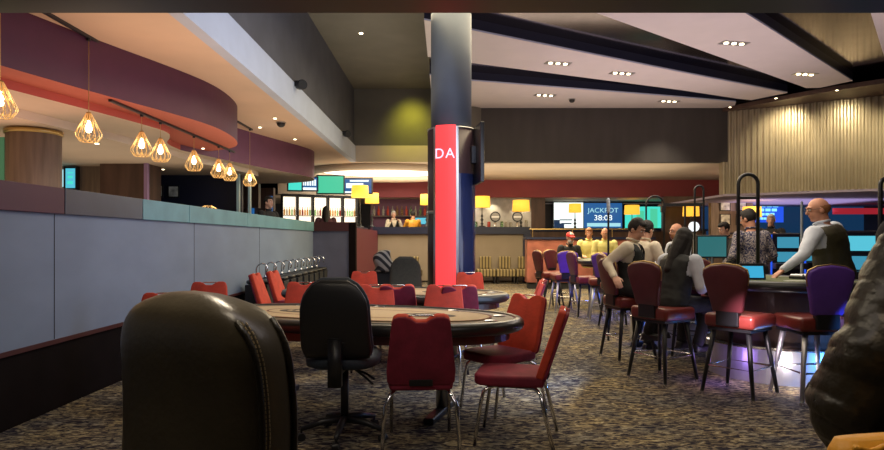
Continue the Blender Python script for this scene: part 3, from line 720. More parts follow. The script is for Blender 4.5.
# ------------------------------------------------------------------ banquet chairs
def back_outline(front):
    # x,z outline with a dip in the top
    w0, w1, h = .182, .215, .475
    pts = [(-w1, 0.02), (-w1-.003, .1), (-w0, h-.05), (-w0+.012, h-.012), (-w0+.04, h)]
    pts += [(-.095, h), (-.06, h-.016), (-.03, h-.038), (.03, h-.038), (.06, h-.016), (.095, h)]
    pts += [(w0-.04, h), (w0-.012, h-.012), (w0, h-.05), (w1+.003, .1), (w1, .02), (w1-.03, 0), (-w1+.03, 0)]
    return pts
def banquet_chair():
    t = empty('banquet_chair')
    tilt = R(19)
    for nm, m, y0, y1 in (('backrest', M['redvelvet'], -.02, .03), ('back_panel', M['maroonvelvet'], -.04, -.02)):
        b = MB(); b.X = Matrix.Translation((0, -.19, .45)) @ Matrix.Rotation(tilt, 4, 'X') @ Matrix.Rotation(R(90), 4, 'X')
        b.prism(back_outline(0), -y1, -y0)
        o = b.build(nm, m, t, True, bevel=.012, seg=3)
    b = MB(); b.X = Matrix.Translation((0, -.19, .45)) @ Matrix.Rotation(tilt, 4, 'X')
    b.tube([(-.085, -.005, .464), (-.06, -.005, .474), (.06, -.005, .474), (.085, -.005, .464)], .006, 6); b.build('handle', M['chrome'], t, True)
    b = MB(); b.X = Matrix.Translation((0, -.19, .45)) @ Matrix.Rotation(tilt, 4, 'X'); b.box(-.075, .075, -.052, -.041, .0, .045); b.build('back_bracket', M['black'], t, bevel=.004)
    b = MB(); pts = [(-.20, -.22), (-.215, -.1), (-.225, .1), (-.21, .20), (-.16, .245), (.16, .245), (.21, .20), (.225, .1), (.215, -.1), (.20, -.22)]
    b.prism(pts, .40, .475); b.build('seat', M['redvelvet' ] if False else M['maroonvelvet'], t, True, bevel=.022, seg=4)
    for s in (-1, 1):
        MB().tube([(s*.14, -.06, .395), (s*.17, -.16, .39), (s*.20, -.20, .36), (s*.228, -.215, .30), (s*.246, -.285, .005)], .014, 8).build('leg', M['chrome'], t, True)
        MB().tube([(s*.14, .06, .395), (s*.17, .14, .39), (s*.19, .175, .36), (s*.20, .19, .30), (s*.205, .235, .005)], .0125, 8).build('leg', M['chrome'], t, True)
    MB().box(-.16, .16, -.14, .14, .385, .40).build('seat_frame', M['black'], t)
    return t
ch = banquet_chair(); tag(ch, None, 'chair')
G1 = 'red velvet banquet chairs round the poker tables'
def face(dx, dy): return math.atan2(-dx, dy)
chairs = [
 ((-.17, 4.16, 0), (-.05, 1), 'maroon backed chair in the centre foreground, its back turned to us'),
 ((.46, 4.24, 0), (-1, .22), 'chair seen side-on at the front right of the near poker table'),
 ((.43, 5.0, 0), (-.80, -.62), 'red chair at the right tip of the near poker table, behind the side-on chair'),
 ((-.05, 6.0, 0), (-.1, -1), 'orange-red chair behind the near table, just left of the column foot'),
 ((-.72, 6.05, 0), (0, -1), 'orange-red chair behind the near table, mostly hidden by the black office chair'),
 ((-.52, 6.72, 0), (-.05, 1), 'dark maroon chair back between the two tables, left one of two'),
 ((.12, 6.65, 0), (-.05, 1), 'dark maroon chair back between the two tables, in front of the red column strip'),
 ((.32, 8.45, 0), (-.05, -1), 'small orange chair behind the second table, below the red column strip'),
 ((-1.18, 8.75, 0), (.05, -1), 'small red chair behind the second table, left of the dark round-backed chair'),
 ((.80, 7.3, 0), (-1, .25), 'farther of two side-on red chairs at the right tip of the second table'),
 ((.70, 6.78, 0), (-1, .12), 'nearer of two side-on red chairs at the right tip of the second table'),
 ((-1.5, 6.45, 0), (.15, -1), 'bright red chair turned to us, left of the black office chair back'),
 ((-2.25, 9.2, 0), (1, -.1), 'red chair seen edge-on at the left end of the second table, the right one'),
 ((-2.30, 8.55, 0), (1, .0), 'dark red chair seen edge-on at the left end of the second table, the left one'),
 ((-2.52, 6.45, 0), (.2, -1), 'red chair by the grey divider wall, top showing above the leather chair'),
 ((-2.33, 5.1, 0), (.35, -.9), 'red chair by the divider wall with only its corner above the leather chair'),
 ((-1.45, 4.55, 0), (.2, 1), 'maroon chair back at the left front of the near table, beside the leather chair'),
]
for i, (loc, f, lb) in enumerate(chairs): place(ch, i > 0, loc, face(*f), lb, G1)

# ------------------------------------------------------------------ office chair
t = empty('office_chair', (-.70, 4.28, 0), face(.03, 1), 'black swivel office chair with rounded back, tucked at the near poker table', 'office chair')
def office_back(b, w, h, th, yoff=0):
    secs = []
    for k in range(15):
        u = k/14; z = u*h; ww = w*1.12*(1-.10*max(0, .12-u)/.12)*(1-.10*u)*(1-.50*max(0, (u-.62)/.38)**2.3)
        if u > .97: ww *= .82
        yy = yoff-.05*math.sin(u*PI) - .0
        e = th*(1-.4*u)
        if u in (0, 1): e *= .45
        secs.append(((0, yy-.11*u, z), (1, 0, 0), (0, 1, 0), ww, e))
    b.loft(secs, 24, 3.0)
b = MB(); b.X = Matrix.Translation((0, -.20, .60)); office_back(b, .215, .52, .035); b.build('backrest', M['bluefab'], t, True)
b = MB(); b.X = Matrix.Translation((0, -.24, .59)); office_back(b, .208, .515, .022); b.build('back_shell', M['black'], t, True)
b = MB()
for k in range(3): b.tube([(x/20*.16, -.318-.006*k+.00012*x*x, .70+.028*k+.0010*x*x/20) for x in range(-20, 21, 4)], .006, 6)
b.build('back_ridge', M['black'], t, True)
b = MB(); b.loft([((0, .0, .50), (1,0,0), (0,1,0), .20, .19), ((0, 0, .52), (1,0,0), (0,1,0), .245, .235), ((0, 0, .57), (1,0,0), (0,1,0), .25, .24), ((0, 0, .60), (1,0,0), (0,1,0), .22, .21)], 28, 3.2); b.build('seat', M['bluefab'], t, True)
b = MB(); b.tube([(0, -.02, .50), (0, -.20, .50), (0, -.285, .53), (0, -.30, .60)], .032, 8); b.box(-.042, .042, -.345, -.285, .42, .72); b.build('back_support', M['black'], t, True)
MB().lathe([(.028, .12), (.028, .50)], n=14).build('gas_column', M['black'], t, True)
b = MB(); b.tube([(.04, 0, .48), (.16, -.05, .45), (.22, -.08, .42)], .008, 6); b.build('lever', M['black'], t)
b = MB(); b.tube([(.04, .04, .48), (.16, .0, .40), (.20, -.02, .37)], .008, 6); b.build('lever', M['black'], t)
for k in range(5):
    a = -PI/2 + 2*PI*k/5; ca, sa = math.cos(a), math.sin(a)
    MB().tube([(0, 0, .13), (.15*ca, .15*sa, .12), (.29*ca, .29*sa, .08)], [.03, .024, .016], 8).build('base_arm', M['black'], t, True)
    cs = MB(); cs.cyl((.29*ca-.022*sa, .29*sa+.022*ca, .028), (.29*ca+.022*sa, .29*sa-.022*ca, .028), .027, n=14); cs.cyl((.29*ca, .29*sa, .03), (.29*ca, .29*sa, .085), .008, n=6); cs.build('caster', M['black'], t)
# second dark round back chair
t2 = copy_tree(t); t2.location = (-.56, 8.75, 0); t2.rotation_euler = (0, 0, face(.1, -1)); 
olive_fab = mat('olive_fabric', (.035, .033, .022), .85, noise=.2, nscale=40)
for c_ in list(bpy.data.objects):
    if c_.parent is t2 and c_.name.split('.')[0] in ('backrest', 'seat', 'back_shell'):
        c_.data = c_.data.copy(); c_.data.materials[0] = olive_fab
t2['label'] = 'dark round-backed office chair facing us behind the second poker table'

# ------------------------------------------------------------------ jacket on black chair
t = empty('draped_jacket', (-.98, 9.7, .85), R(20), 'dark striped jacket heaped over a chair back near the maroon return wall', 'jacket')
b = MB()
secs = []
for k in range(8):
    u = k/7; secs.append(((.04*math.sin(u*7), -.05*u, u*.36), (1, 0, 0), (0, 1, 0), .17*(1-.5*u**2.5)+.012*math.sin(u*20), .13*(1-.45*u*u)))
b.loft(secs, 18, 2.6); b.build('jacket_body', stripe_mat('striped_jacket', (.012, .012, .014), (.30, .28, .24), 5, 'DIAGONAL'), t, True, subsurf=1)
t = empty('black_chair', (-.98, 9.7, 0), R(20), 'black chair under the heaped striped jacket', 'chair')
MB().box(-.22, .22, -.22, .22, .42, .50).build('seat', M['matteblack'], t, bevel=.02); MB().box(-.2, .2, -.06, .0, .50, .86).build('backrest', M['matteblack'], t, bevel=.02)
for sx_ in (-1, 1):
    for sy_ in (-1, 1): MB().cyl((sx_*.19, sy_*.19, 0), (sx_*.19, sy_*.19, .42), .014).build('leg', M['black'], t)

# ------------------------------------------------------------------ chrome hoop stools along the divider
def hoopstool():
    t = empty('hoop_stool')
    MB().box(-.17, .17, -.17, .17, .0, .68).build('base', M['matteblack'], t, bevel=.01)
    MB().lathe([(.15, .68), (.19, .70), (.19, .735), (.17, .75)], n=20).build('seat', M['black'], t, True)
    pts = [(-.05, .0, .745)] + [(-.05+.09-.09*math.cos(a), 0, .90+.10*math.sin(a)) for a in [PI*k/10 for k in range(10)]] + [(.11, 0, .86)]
    MB().tube(pts, .012, 8).build('hoop', M['chrome'], t, True)
    MB().lathe([(.03, .745), (.022, .80), (.0, .80)], (-.05, 0, 0), 12).build('collar', M['chrome'], t, True)
    return t
hs = hoopstool(); tag(hs, None, 'stool')
ords = ['nearest', 'second nearest', 'third', 'fourth', 'fifth', 'sixth', 'seventh', 'eighth', 'ninth', 'farthest']
for i in range(10):
    place(hs, i > 0, (-2.86, 9.5+i*.49, 0), R(0), f'black stand with chrome hoop along the divider wall, {ords[i]} of the ten from us', 'black stands with chrome hoops along the divider wall')

# ------------------------------------------------------------------ low striped chairs far back
def tub():
    t = empty('striped_chair')
    MB().box(-.3, .3, -.28, .28, .22, .45).build('seat', M['stripefab'], t, bevel=.04, seg=3)
    b = MB(); b.box(-.19, .19, .18, .28, .45, .84); b.build('backrest', M['stripefab'], t, bevel=.04, seg=3)
    for s in (-1, 1):
        for q in (-1, 1): MB().cyl((s*.26, q*.24, 0), (s*.24, q*.22, .22), .018, .022).build('leg', M['matteblack'], t)
    return t
tb = tub(); tag(tb, None, 'chair')
for i, (x, lb) in enumerate(((.64, 'striped low chair by the tan wall, just right of the column'), (1.25, 'striped low chair by the tan wall, second right of the column'), (1.86, 'striped low chair by the tan wall, third right of the column'), (2.47, 'striped low chair at the right end of the tan wall'), (-1.05, 'striped low chair by the tan wall, left of the column'))):
    place(tb, i > 0, (x, 19.45, 0), 0, lb, 'striped low chairs along the tan wall')

# ------------------------------------------------------------------ bar stools
def stool(backm, legm='black'):
    t = empty('bar_stool')
    # back shield
    b = MB(); b.X = Matrix.Translation((0, -.21, .80)) @ Matrix.Rotation(R(8), 4, 'X') @ Matrix.Rotation(R(90), 4, 'X')
    out = [(-.13, -.06), (-.15, .05), (-.185, .18), (-.20, .26), (-.19, .31), (-.12, .345), (0, .36), (.12, .345), (.19, .31), (.20, .26), (.185, .18), (.15, .05), (.13, -.06)]
    b.prism(out, -.03, .03); b.build('backrest', backm, t, True, bevel=.02, seg=3)
    b = MB(); b.X = Matrix.Translation((0, -.21, .80)) @ Matrix.Rotation(R(8), 4, 'X')
    b.tube([(x*1.0, 0, z*1.0+.004) for x, z in out[2:-2]], .007, 6); b.build('piping', M['brass'], t, True)
    MB().box(-.10, .10, -.23, -.17, .62, .78).build('back_support', M['black'], t, bevel=.01)
    b = MB(); b.box(-.22, .22, -.21, .22, .60, .72); b.build('seat', M['stoolred'], t, True, bevel=.035, seg=4)
    MB().box(-.19, .19, -.19, .19, .575, .60).build('seat_plate', M['black'], t)
    for sx_ in (-1, 1):
        for sy_ in (-1, 1):
            lg = MB().tube([(sx_*.15, sy_*.15, .58), (sx_*.225, sy_*.225, .02)], [.024, .016], 8).build('leg', M[legm], t, True)
            MB().cyl((sx_*.225, sy_*.225, 0), (sx_*.224, sy_*.224, .03), .019, n=10).build('foot_cap', M['chrome'], lg)
    r = .195; MB().tube([(-r, -r, .26), (r, -r, .26), (r, r, .26), (-r, r, .26)], .010, 8, True).build('foot_rail', M['chrome'], t)
    return t
st = stool(M['stoolplum']); tag(st, None, 'bar stool')
sb = stool(M['stoolvioletlit'], 'steel'); tag(sb, None, 'bar stool')
GS = 'padded bar stools at the gaming tables'
S1 = [((2.58, 5.45, 0), (.78, .62), 'empty oxblood bar stool at the left edge of the near gaming table'),
      ((2.10, 6.02, 0), (.85, .5), 'bar stool that the long-haired woman in white sits on'),
      ((2.08, 7.1, 0), (.9, .2), 'bar stool that the young man in a black waistcoat sits on'),
      ((2.46, 11.0, 0), (.95, .2), 'reddish bar stool seen side-on between the two violet-lit stools'),
      ((2.05, 12.4, 0), (.9, .3), 'farthest reddish bar stool at the left of the far stool cluster'),
      ((2.62, 9.45, 0), (1, .1), 'reddish bar stool behind the raised arm of the man in a waistcoat'),
      ((2.84, 7.32, 0), (.1, 1), 'dark bar stool back showing behind the woman in white'),
      ((2.35, 12.9, 0), (.6, -.8), 'distant bar stool facing us in the far cluster'),
      ((3.1, 11.1, 0), (.2, 1), 'distant bar stool in front of the person in yellow')]
for i, (l, f, lb) in enumerate(S1): place(st, i > 0, l, face(*f), lb, GS)
S2 = [((3.12, 5.30, 0), (-.05, 1), 'violet-lit bar stool at the near gaming table, in front of the standing dealer'),
      ((2.24, 11.8, 0), (-.1, 1), 'violet-lit bar stool, leftmost of the far cluster'),
      ((2.62, 10.4, 0), (.15, 1), 'violet-lit bar stool just left of the rolled white sleeve')]
for i, (l, f, lb) in enumerate(S2): place(sb, i > 0, l, face(*f), lb, GS)

# ------------------------------------------------------------------ gaming tables
def disc_cut(r, cut, n, N_=60):
    out = []
    for k in range(N_):
        a = 2*PI*k/N_; p = V((r*math.cos(a), r*math.sin(a))); e = p.dot(n)-cut
        if e > 0: p = p - n*e
        out.append((p.x, p.y))
    return out
def gaming_table(loc, n, lb, r=.95, light='scrblue'):
    t = empty('gaming_table', loc, 0, lb, 'gaming table', 'curved gaming tables'); n = V(n).normalized()
    MB().prism(disc_cut(r-.08, .24, n), .93, .972).build('table_top', M['greenfelt'], t)
    MB().tube([(x, y, .935) for x, y in disc_cut(r-.04, .28, n)], .05, 10, True).build('padded_rail', M['rail'], t, True)
    MB().prism(disc_cut(r-.10, .22, n), .84, .93).build('apron', M['tablewood'], t)
    MB().prism(disc_cut(.62, .18, n), .34, .84).build('body', M['tablewood'], t)
    MB().prism(disc_cut(.68, .2, n), .0, .32).build('kick_band', M['steel'], t)['label'] = 'brushed steel kick band'
    MB().tube([(x, y, .335) for x, y in disc_cut(.69, .21, n)], .014, 6, True).build('foot_rail', M['chrome'], t)
    return t
gaming_table((3.42, 6.40, 0), (.92, .40), 'near curved gaming table with green-gold top and steel kick band')
gaming_table((3.2, 8.4, 0), (.5, 1), 'middle gaming table where the bearded dealer works', .82)
gaming_table((3.55, 12.3, 0), (.6, 1), 'far gaming table by the people in yellow')
# arched stands on tables
def arch(x, y, z0, z1, w, rz, lb, r=.014, bar=True):
    t = empty('arched_stand', (x, y, z0), rz, lb, 'stand'); h = z1-z0
    pts = [(-w/2, 0, .02)] + [(-w/2*math.cos(a), 0, h-w/2+w/2*math.sin(a)) for a in [PI*k/12 for k in range(13)]] + [(w/2, 0, .02)]
    MB().tube(pts, r, 10).build('hoop', M['black'], t, True)
    if bar: MB().cyl((-w/2, 0, h-.24), (w/2, 0, h-.24), r*.8, n=8).build('crossbar', M['black'], t)
    MB().box(-w/2-.04, w/2+.04, -.06, .06, 0, .02).build('base', M['black'], t, bevel=.005)
arch(3.08, 6.32, .972, 2.03, .20, 0, 'tall black arched stand on the near gaming table behind the tablet', .018)
arch(2.80, 8.3, .972, 1.95, .26, R(10), 'thin black arched stand on the middle table in front of the teal screens', .012, False)
arch(3.45, 8.45, .972, 2.10, .12, 0, 'narrow tall dark stand above the bearded dealer', .014)
t = empty('shuffler_arm', (3.2, 8.3, .972), 0, 'thin dark horizontal camera arm above the long-haired woman', 'camera arm')
MB().cyl((0, 0, 0), (0, 0, .88), .014).build('post', M['black'], t); MB().box(-.30, .22, -.02, .02, .84, .88).build('arm', M['black'], t); MB().box(-.32, -.27, -.03, .03, .76, .84).build('head', M['black'], t)
t = empty('pole_camera', (2.2, 8.4, .0), 0, 'thin dark pole topped by a white cylinder, left of the arched stand', 'pole')
MB().cyl((0, 0, 0), (0, 0, 1.75), .014).build('pole', M['black'], t); MB().lathe([(.018, 1.72), (.024, 1.75), (.024, 1.90), (.012, 1.93)], n=12).build('head', M['fasciaw'], t, True)
t = empty('grey_pole', (4.62, 8.05, 0), 0, 'slim silver pole rising behind the standing dealer', 'pole')
MB().lathe([(.12, 0), (.12, .02), (.02, .03), (.015, 1.85), (.0, 1.87)], n=14).build('pole', M['colgrey'], t, True)
arch(4.46, 6.28, .0, 1.98, .12, 0, 'dark double pole at the right edge above the quilted jacket', .022)
# tablets and monitors
def tablet(x, y, z, w, h, rz, m, lb):
    t = empty('tablet', (x, y, z), rz, lb, 'tablet')
    b = MB(); b.X = Matrix.Rotation(R(-12), 4, 'X'); b.box(-w/2, w/2, 0, .015, 0, h); b.build('casing', M['black'], t, bevel=.005)
    b = MB(); b.X = Matrix.Rotation(R(-12), 4, 'X'); b.box(-w/2+.02, w/2-.02, -.003, 0, .02, h-.03); b.build('screen', m, t)
    MB().box(-w*.3, w*.3, 0, .12, 0, .012).build('stand', M['black'], t)
tablet(3.00, 6.05, .972, .24, .165, R(-5), M['tabletscr'], 'tablet with bright blue screen standing on the near gaming table')
tablet(2.60, 8.65, .972, .16, .13, 0, M['scrpale'], 'small pale-screened tablet in front of the person in yellow')
t = empty('monitor', (3.22, 7.52, .0), R(-6), 'flat monitor with dull teal screen behind the empty stool', 'monitor')
MB().box(-.18, .18, -.02, .03, 1.14, 1.42).build('casing', M['black'], t, bevel=.006); MB().box(-.165, .165, -.024, -.02, 1.16, 1.40).build('screen', M['monscr'], t)
MB().lathe([(.08, 0), (.08, .02), (.025, .04), (.025, 1.15)], n=12).build('stand', M['black'], t, True)
t = empty('globe_light', (3.72, 9.3, 0), 0, 'small white round disc on a pole beside the bearded dealer', 'light')
MB().cyl((0, -.02, 1.56), (0, .02, 1.56), .075, n=24).build('disc', M['globe'], t); MB().lathe([(.1, 0), (.1, .02), (.015, .03), (.015, 1.5)], n=10).build('pole', M['black'], t, True)
# chip tray, cards
t = empty('chip_tray', (3.62, 6.22, .972), R(24), 'dark chip tray by the standing dealer arm', 'chip tray')
MB().box(-.16, .16, -.08, .08, 0, .025).build('tray', M['black'], t, bevel=.004)
b = MB()
for k in range(5): b.cyl((-.14+k*.06, -.065, .03), (-.14+k*.06, .065, .03), .019, n=12)
b.build('chip_column', M['steel'], t)
o = MB().box(-.1, .1, -.035, .035, 0, .003).build('paper_slip', M['paper']); o.location = (3.30, 5.85, .973); tag(o, 'white slip lying flat on the near gaming table', 'paper')
t = empty('card_shoe', (2.80, 6.35, .972), R(50), 'black card shoe at the left end of the near gaming table', 'card shoe')
b = MB(); b.X = Matrix.Rotation(R(90), 4, 'X'); b.prism([(-.14, 0), (.14, 0), (.14, .04), (.0, .11), (-.14, .10)], -.06, .06); b.build('body', M['black'], t, bevel=.006)
MB().box(.141, .146, -.04, .04, .0, .03).build('card', M['paper'], t)

# bronze-red counter at the left of the far cluster
t = empty('red_counter', (4.0, 17.2, 0), 0, 'long reddish panelled counter behind the far bar stools', 'counter')
b = MB(); b.box(-1.75, 1.75, 0, .5, .18, 1.38); b.build('panel', M['bronzepanel'], t, bevel=.01)
MB().box(-1.8, 1.8, -.05, .55, 1.38, 1.44).build('top', M['navycap'], t); MB().box(-1.7, 1.7, .05, .5, 0, .18).build('plinth', M['matteblack'], t)
MB().cyl((-1.7, -.04, 1.66), (1.7, -.04, 1.66), .012).build('rail', M['brass'], t)
b = MB()
for x in (-1.6, -.5, .6, 1.6): b.cyl((x, -.04, 1.44), (x, -.04, 1.66), .01)
b.build('rail_post', M['brass'], t)

# ------------------------------------------------------------------ foreground leather chair
def leather():
    t = empty('leather_chair', (-.575, 1.42, 0), R(-31), 'large dark leather chair back filling the lower left foreground, stitched side seam', 'chair')
    W_, H, T = .252, .60, .088
    b = MB(); secs = []
    top = 1.245; n = 22
    for k in range(n+1):
        u = k/n; z = top-.60+.60*u
        w = W_*(.93+.07*math.sin(u*PI)); th = T
        f = max(0, (u-.72)/.28)
        w *= math.sqrt(max(.0, 1-f**2.6))*.72+.28 if f < 1 else .2
        th *= math.sqrt(max(0.02, 1-f**3.2))
        if f >= 1: w = W_*.25; th = .012
        secs.append(((0, .03*math.sin(u*PI), z), (1, 0, 0), (0, 1, 0), w, th))
    b.loft(secs, 36, 3.6); b.build('backrest', M['leather'], t, True, subsurf=1)
    # side seams: welt tubes following the outline on the right-hand edge
    for yo, nm in ((-.052, 'welt'), (.03, 'welt')):
        pts = []
        for (c_, xa, ya, w, th) in secs[2:-2]:
            yy = max(-th*.93, min(th*.93, yo)); e = abs(yy/th); ww = w*(1-e**3.6)**(1/3.6)+.003
            pts.append((ww, c_[1]+yy, c_[2]))
        MB().tube(pts, .0065, 8).build(nm, M['seamleather'], t, True)
    b = MB()
    for yo in (-.045, -.038):
        pr = []
        for (c_, xa, ya, w, th) in secs[2:-2]:
            yy = max(-th*.93, min(th*.93, yo)); e = abs(yy/th); ww = w*(1-e**3.6)**(1/3.6)+.0015
            pr.append(V((ww, c_[1]+yy, c_[2])))
        for a, c2 in zip(pr[:-1], pr[1:]):
            for q in range(3):
                b.cyl(a.lerp(c2, (q+.15)/3), a.lerp(c2, (q+.8)/3), .0016, n=5)
    b.build('stitching', M['stitch'], t)
    # front cushion face, arms and base out of frame below
    b = MB(); b.box(-.24, .24, .05, .52, .55, .66); b.build('seat', M['leather'], t, True, bevel=.03, seg=3)
    MB().lathe([(.22, 0), (.22, .02), (.04, .04), (.035, .55)], (0, .25, 0), 24).build('base', M['dullchrome'], t, True)
leather()

# ------------------------------------------------------------------ people
def remeshed(b, name, m, parent, voxel, smooth=2, disp=0, cut=None, fac=.5):
    me = b.mesh('tmp', [m]); o = bpy.data.objects.new('tmp', me); col.objects.link(o)
    r = o.modifiers.new('r', 'REMESH'); r.mode = 'VOXEL'; r.voxel_size = voxel
    if smooth:
        s = o.modifiers.new('s', 'SMOOTH'); s.factor = fac; s.iterations = smooth
    dg = bpy.context.evaluated_depsgraph_get(); ne = bpy.data.meshes.new_from_object(o.evaluated_get(dg))
    bpy.data.objects.remove(o); bpy.data.meshes.remove(me)
    if cut or disp:
        bm = bmesh.new(); bm.from_mesh(ne)
        if disp:
            from mathutils import noise
            bm.normal_update()
            ds = [(v, v.normal.copy()*(noise.noise(v.co*9)*disp+noise.noise(v.co*22)*disp*.5)) for v in bm.verts]
            for v, d in ds: v.co += d
        if cut: bmesh.ops.delete(bm, geom=[f for f in bm.faces if cut(f.calc_center_median())], context='FACES')
        bm.to_mesh(ne); bm.free()
    ne.materials.clear(); ne.materials.append(m)
    ne.name = name
    ne.polygons.foreach_set('use_smooth', [True]*len(ne.polygons))
    o = bpy.data.objects.new(name, ne); col.objects.link(o); o.parent = parent
    return o
def ik(a, c, l1, l2, pole):
    a = V(a); c = V(c); d = c-a; L = d.length
    if L > (l1+l2)*.998: c = a + d*((l1+l2)*.998/L); d = c-a; L = d.length
    x = (l1*l1-l2*l2+L*L)/(2*L); h = math.sqrt(max(0, l1*l1-x*x)); u = d.normalized()
    p = V(pole); p = (p-u*p.dot(u)); p = p.normalized() if p.length > 1e-6 else V((0,0,-1))
    return a+u*x+p*h, c
def person(name, label, loc, rz, ph=.95, lean=0., side=0., hands=None, feet=None, hyaw=0., hpitch=0., s=1., skin='skin', shirt='shirtwhite', vest=None,
           hair='hairblack', hairstyle='short', trousers='trousers', voxel=.009, glasses=False, beard=None, cap=None, tie=False, lower=True, group=None, palm=None):
    t = empty(name, loc, rz, label, 'person', group); t.scale = (s, s, s)
    P = V((0, 0, ph)); up = V((math.sin(side), math.sin(lean)*math.cos(side), math.cos(lean)*math.cos(side))).normalized()
    X = V((1, 0, 0)); X = (X-up*X.dot(up)).normalized(); Yf = up.cross(X)          # forward
    N_ = P+up*.50; HQ = Matrix.Rotation(hyaw, 3, 'Z') @ Matrix.Rotation(-hpitch, 3, 'X')
    hup = HQ @ V((0, 0, 1)); hf = HQ @ V((0, 1, 0)); hx = HQ @ V((1, 0, 0))
    hb = (up*.6+V((0, 0, .4))).normalized()
    HC = N_ + hb*.085 + hup*.075 + hf*.02
    q = HQ.to_quaternion()
    sh = [N_-up*.055+X*(.185*k) for k in (1, -1)]
    hp = [P-up*.02+X*(.095*k) for k in (1, -1)]
    hands = hands or [(.22, .25, ph+.1), (-.22, .25, ph+.1)]
    feet = feet or [(.11, .0, .08), (-.11, .02, .08)]
    def torso(b, g=0., gz=0.):
        secs = []
        for u, rx, ry in ((-.12, .13, .10), (-.06, .160, .118), (.0, .166, .125), (.10, .148, .115), (.20, .148, .112), (.32, .168, .122), (.40, .178, .115), (.455, .150, .088), (.49, .075, .065)):
            secs.append((P+up*u+Yf*(.01 if u < .2 else 0), X, Yf, rx+g, ry+g))
        b.loft(secs, 28, 2.2)
    b = MB(); torso(b)
    b.cap(P+up*.47, .062, HC-hup*.03-hf*.02, .054)
    b.ell(HC+hup*.022-hf*.012, .074, .092, .098, 20, 14, q); b.ell(HC-hup*.045+hf*.028, .055, .062, .068, 16, 12, q); b.ell(HC-hup*.095+hf*.062, .026, .022, .02, 12, 8, q)
    b.cyl(HC+hf*.082+hup*.022, HC+hf*.104-hup*.02, .008, .014, 10); b.ell(HC+hf*.100-hup*.022, .017, .014, .011, 12, 8, q)
    b.ell(HC+hf*.076+hup*.035, .05, .016, .010, 14, 8, q)
    for k in (1, -1):
        b.ell(HC+hx*(.078*k)-hup*.012-hf*.005, .010, .018, .030, 12, 8, q)
    joints = []
    for i, k in enumerate((1, -1)):
        w0 = V(hands[i]); e, w = ik(sh[i], w0, .285, .255, V((.5*k, -.55, -.8)))
        joints.append((sh[i], e, w))
        b.cap(sh[i]-up*.01, .062, e, .041); b.cap(e, .041, w, .027)
        d = (w-e).normalized(); 
        pn = V(palm[i]) if palm else V((-k*.6, 0, -.8)); pn = (pn-d*pn.dot(d)).normalized(); sd = d.cross(pn)*(1 if True else 1)
        # palm
        b.loft([(w+d*u, sd, pn, rx, ry) for u, rx, ry in ((-.01, .026, .02), (.03, .036, .017), (.07, .042, .015), (.095, .038, .012))], 16, 2.6)
        for j, (off, ln) in enumerate(((.031, .068), (.0105, .078), (-.0105, .073), (-.031, .056))):
            a0 = w+d*.085+sd*off; a1 = a0+d*ln*.45+pn*.006; a2 = a1+d*ln*.32+pn*.016; a3 = a2+d*ln*.2+pn*.016
            b.cap(a0, .0098, a1, .0094, 8); b.cap(a1, .0094, a2, .0088, 8); b.cap(a2, .0088, a3, .0076, 8)
        th = sd*(1 if sd.dot(V((-k, 0, 0)))+sd.dot(V((0, .3, .2))) > 0 else -1)
        a0 = w+d*.02+th*.028+pn*.006; a1 = a0+(d*.75+th*.6+pn*.2).normalized()*.042; a2 = a1+(d*.95+th*.2+pn*.3).normalized()*.032
        b.cap(a0, .0135, a1, .0115, 8); b.cap(a1, .0115, a2, .009, 8)
    legs = []
    for i, k in enumerate((1, -1)):
        kn, an = ik(hp[i], feet[i], .44, .42, V((.12*k, 1, .35)))
        legs.append((hp[i], kn, an))
        if lower: b.cap(hp[i], .085, kn, .055); b.cap(kn, .055, an, .038); b.cap(an+V((0, -.02, -.035)), .035, an+V((0, .13, -.05)), .028)
    remeshed(b, 'body', M[skin], t, voxel, 1)
    # face
    b = MB(); b2 = MB()
    for k in (1, -1):
        c = HC+hf*.078+hx*(.030*k)+hup*.012; b.ell(c, .012, .010, .007, 10, 8, q); b2.ell(c+hf*.008, .0055, .004, .0055, 8, 6, q)
    b.build('eyes', M['eyewhite'], t, True); b2.build('irises', M['iris'], t, True)
    b = MB(); b.ell(HC+hf*.083-hup*.052, .024, .009, .006, 12, 8, q); b.build('lips', M['lips'], t, True)
    b = MB()
    for k in (1, -1): b.tube([HC+hf*.088+hx*(.012*k)+hup*.036, HC+hf*.090+hx*(.03*k)+hup*.042, HC+hf*.078+hx*(.05*k)+hup*.034], .0035, 6)
    b.build('eyebrows', M[hair if hair else 'hairgrey'], t, True)
    # hair
    hl = lambda c: ((c-HC).dot(hx), (c-HC).dot(hf), (c-HC).dot(hup))
    if hairstyle != 'bald':
        b = MB(); b.ell(HC+hup*.032-hf*.016, .084, .102, .105, 20, 14, q)
        if hairstyle == 'short': b.ell(HC+hup*.085+hf*.03, .06, .06, .04, 14, 10, q)
        if hairstyle == 'long':
            b.cap(HC-hf*.045, .085, N_-Yf*.085, .075); b.cap(N_-Yf*.085, .075, N_-Yf*.13-up*.20, .05)
            for k in (1, -1): b.cap(HC+hx*(.055*k)-hf*.01, .04, N_+X*(.075*k)-Yf*.02-up*.06, .04)
        if hairstyle == 'bun': b.ell(HC+hup*.05-hf*.12, .04, .035, .04, 12, 8, q)
        def cutf(c):
            x, y, z = hl(c)
            if hairstyle == 'long': return (y > .045 and z < .075 and z > -.16 and abs(x) < .062)
            return (y > .035 and z < .07) or z < -.045 or (z < .0 and y > .0)
        remeshed(b, 'hair', M[hair], t, .009, 2, .006, cutf)
    elif hair:
        b = MB(); b.ell(HC+hup*.012-hf*.016, .082, .100, .086, 20, 14, q)
        remeshed(b, 'hair_fringe', M[hair], t, .009, 1, .003, lambda c: hl(c)[2] > .035 or hl(c)[1] > .0 or hl(c)[2] < -.045)
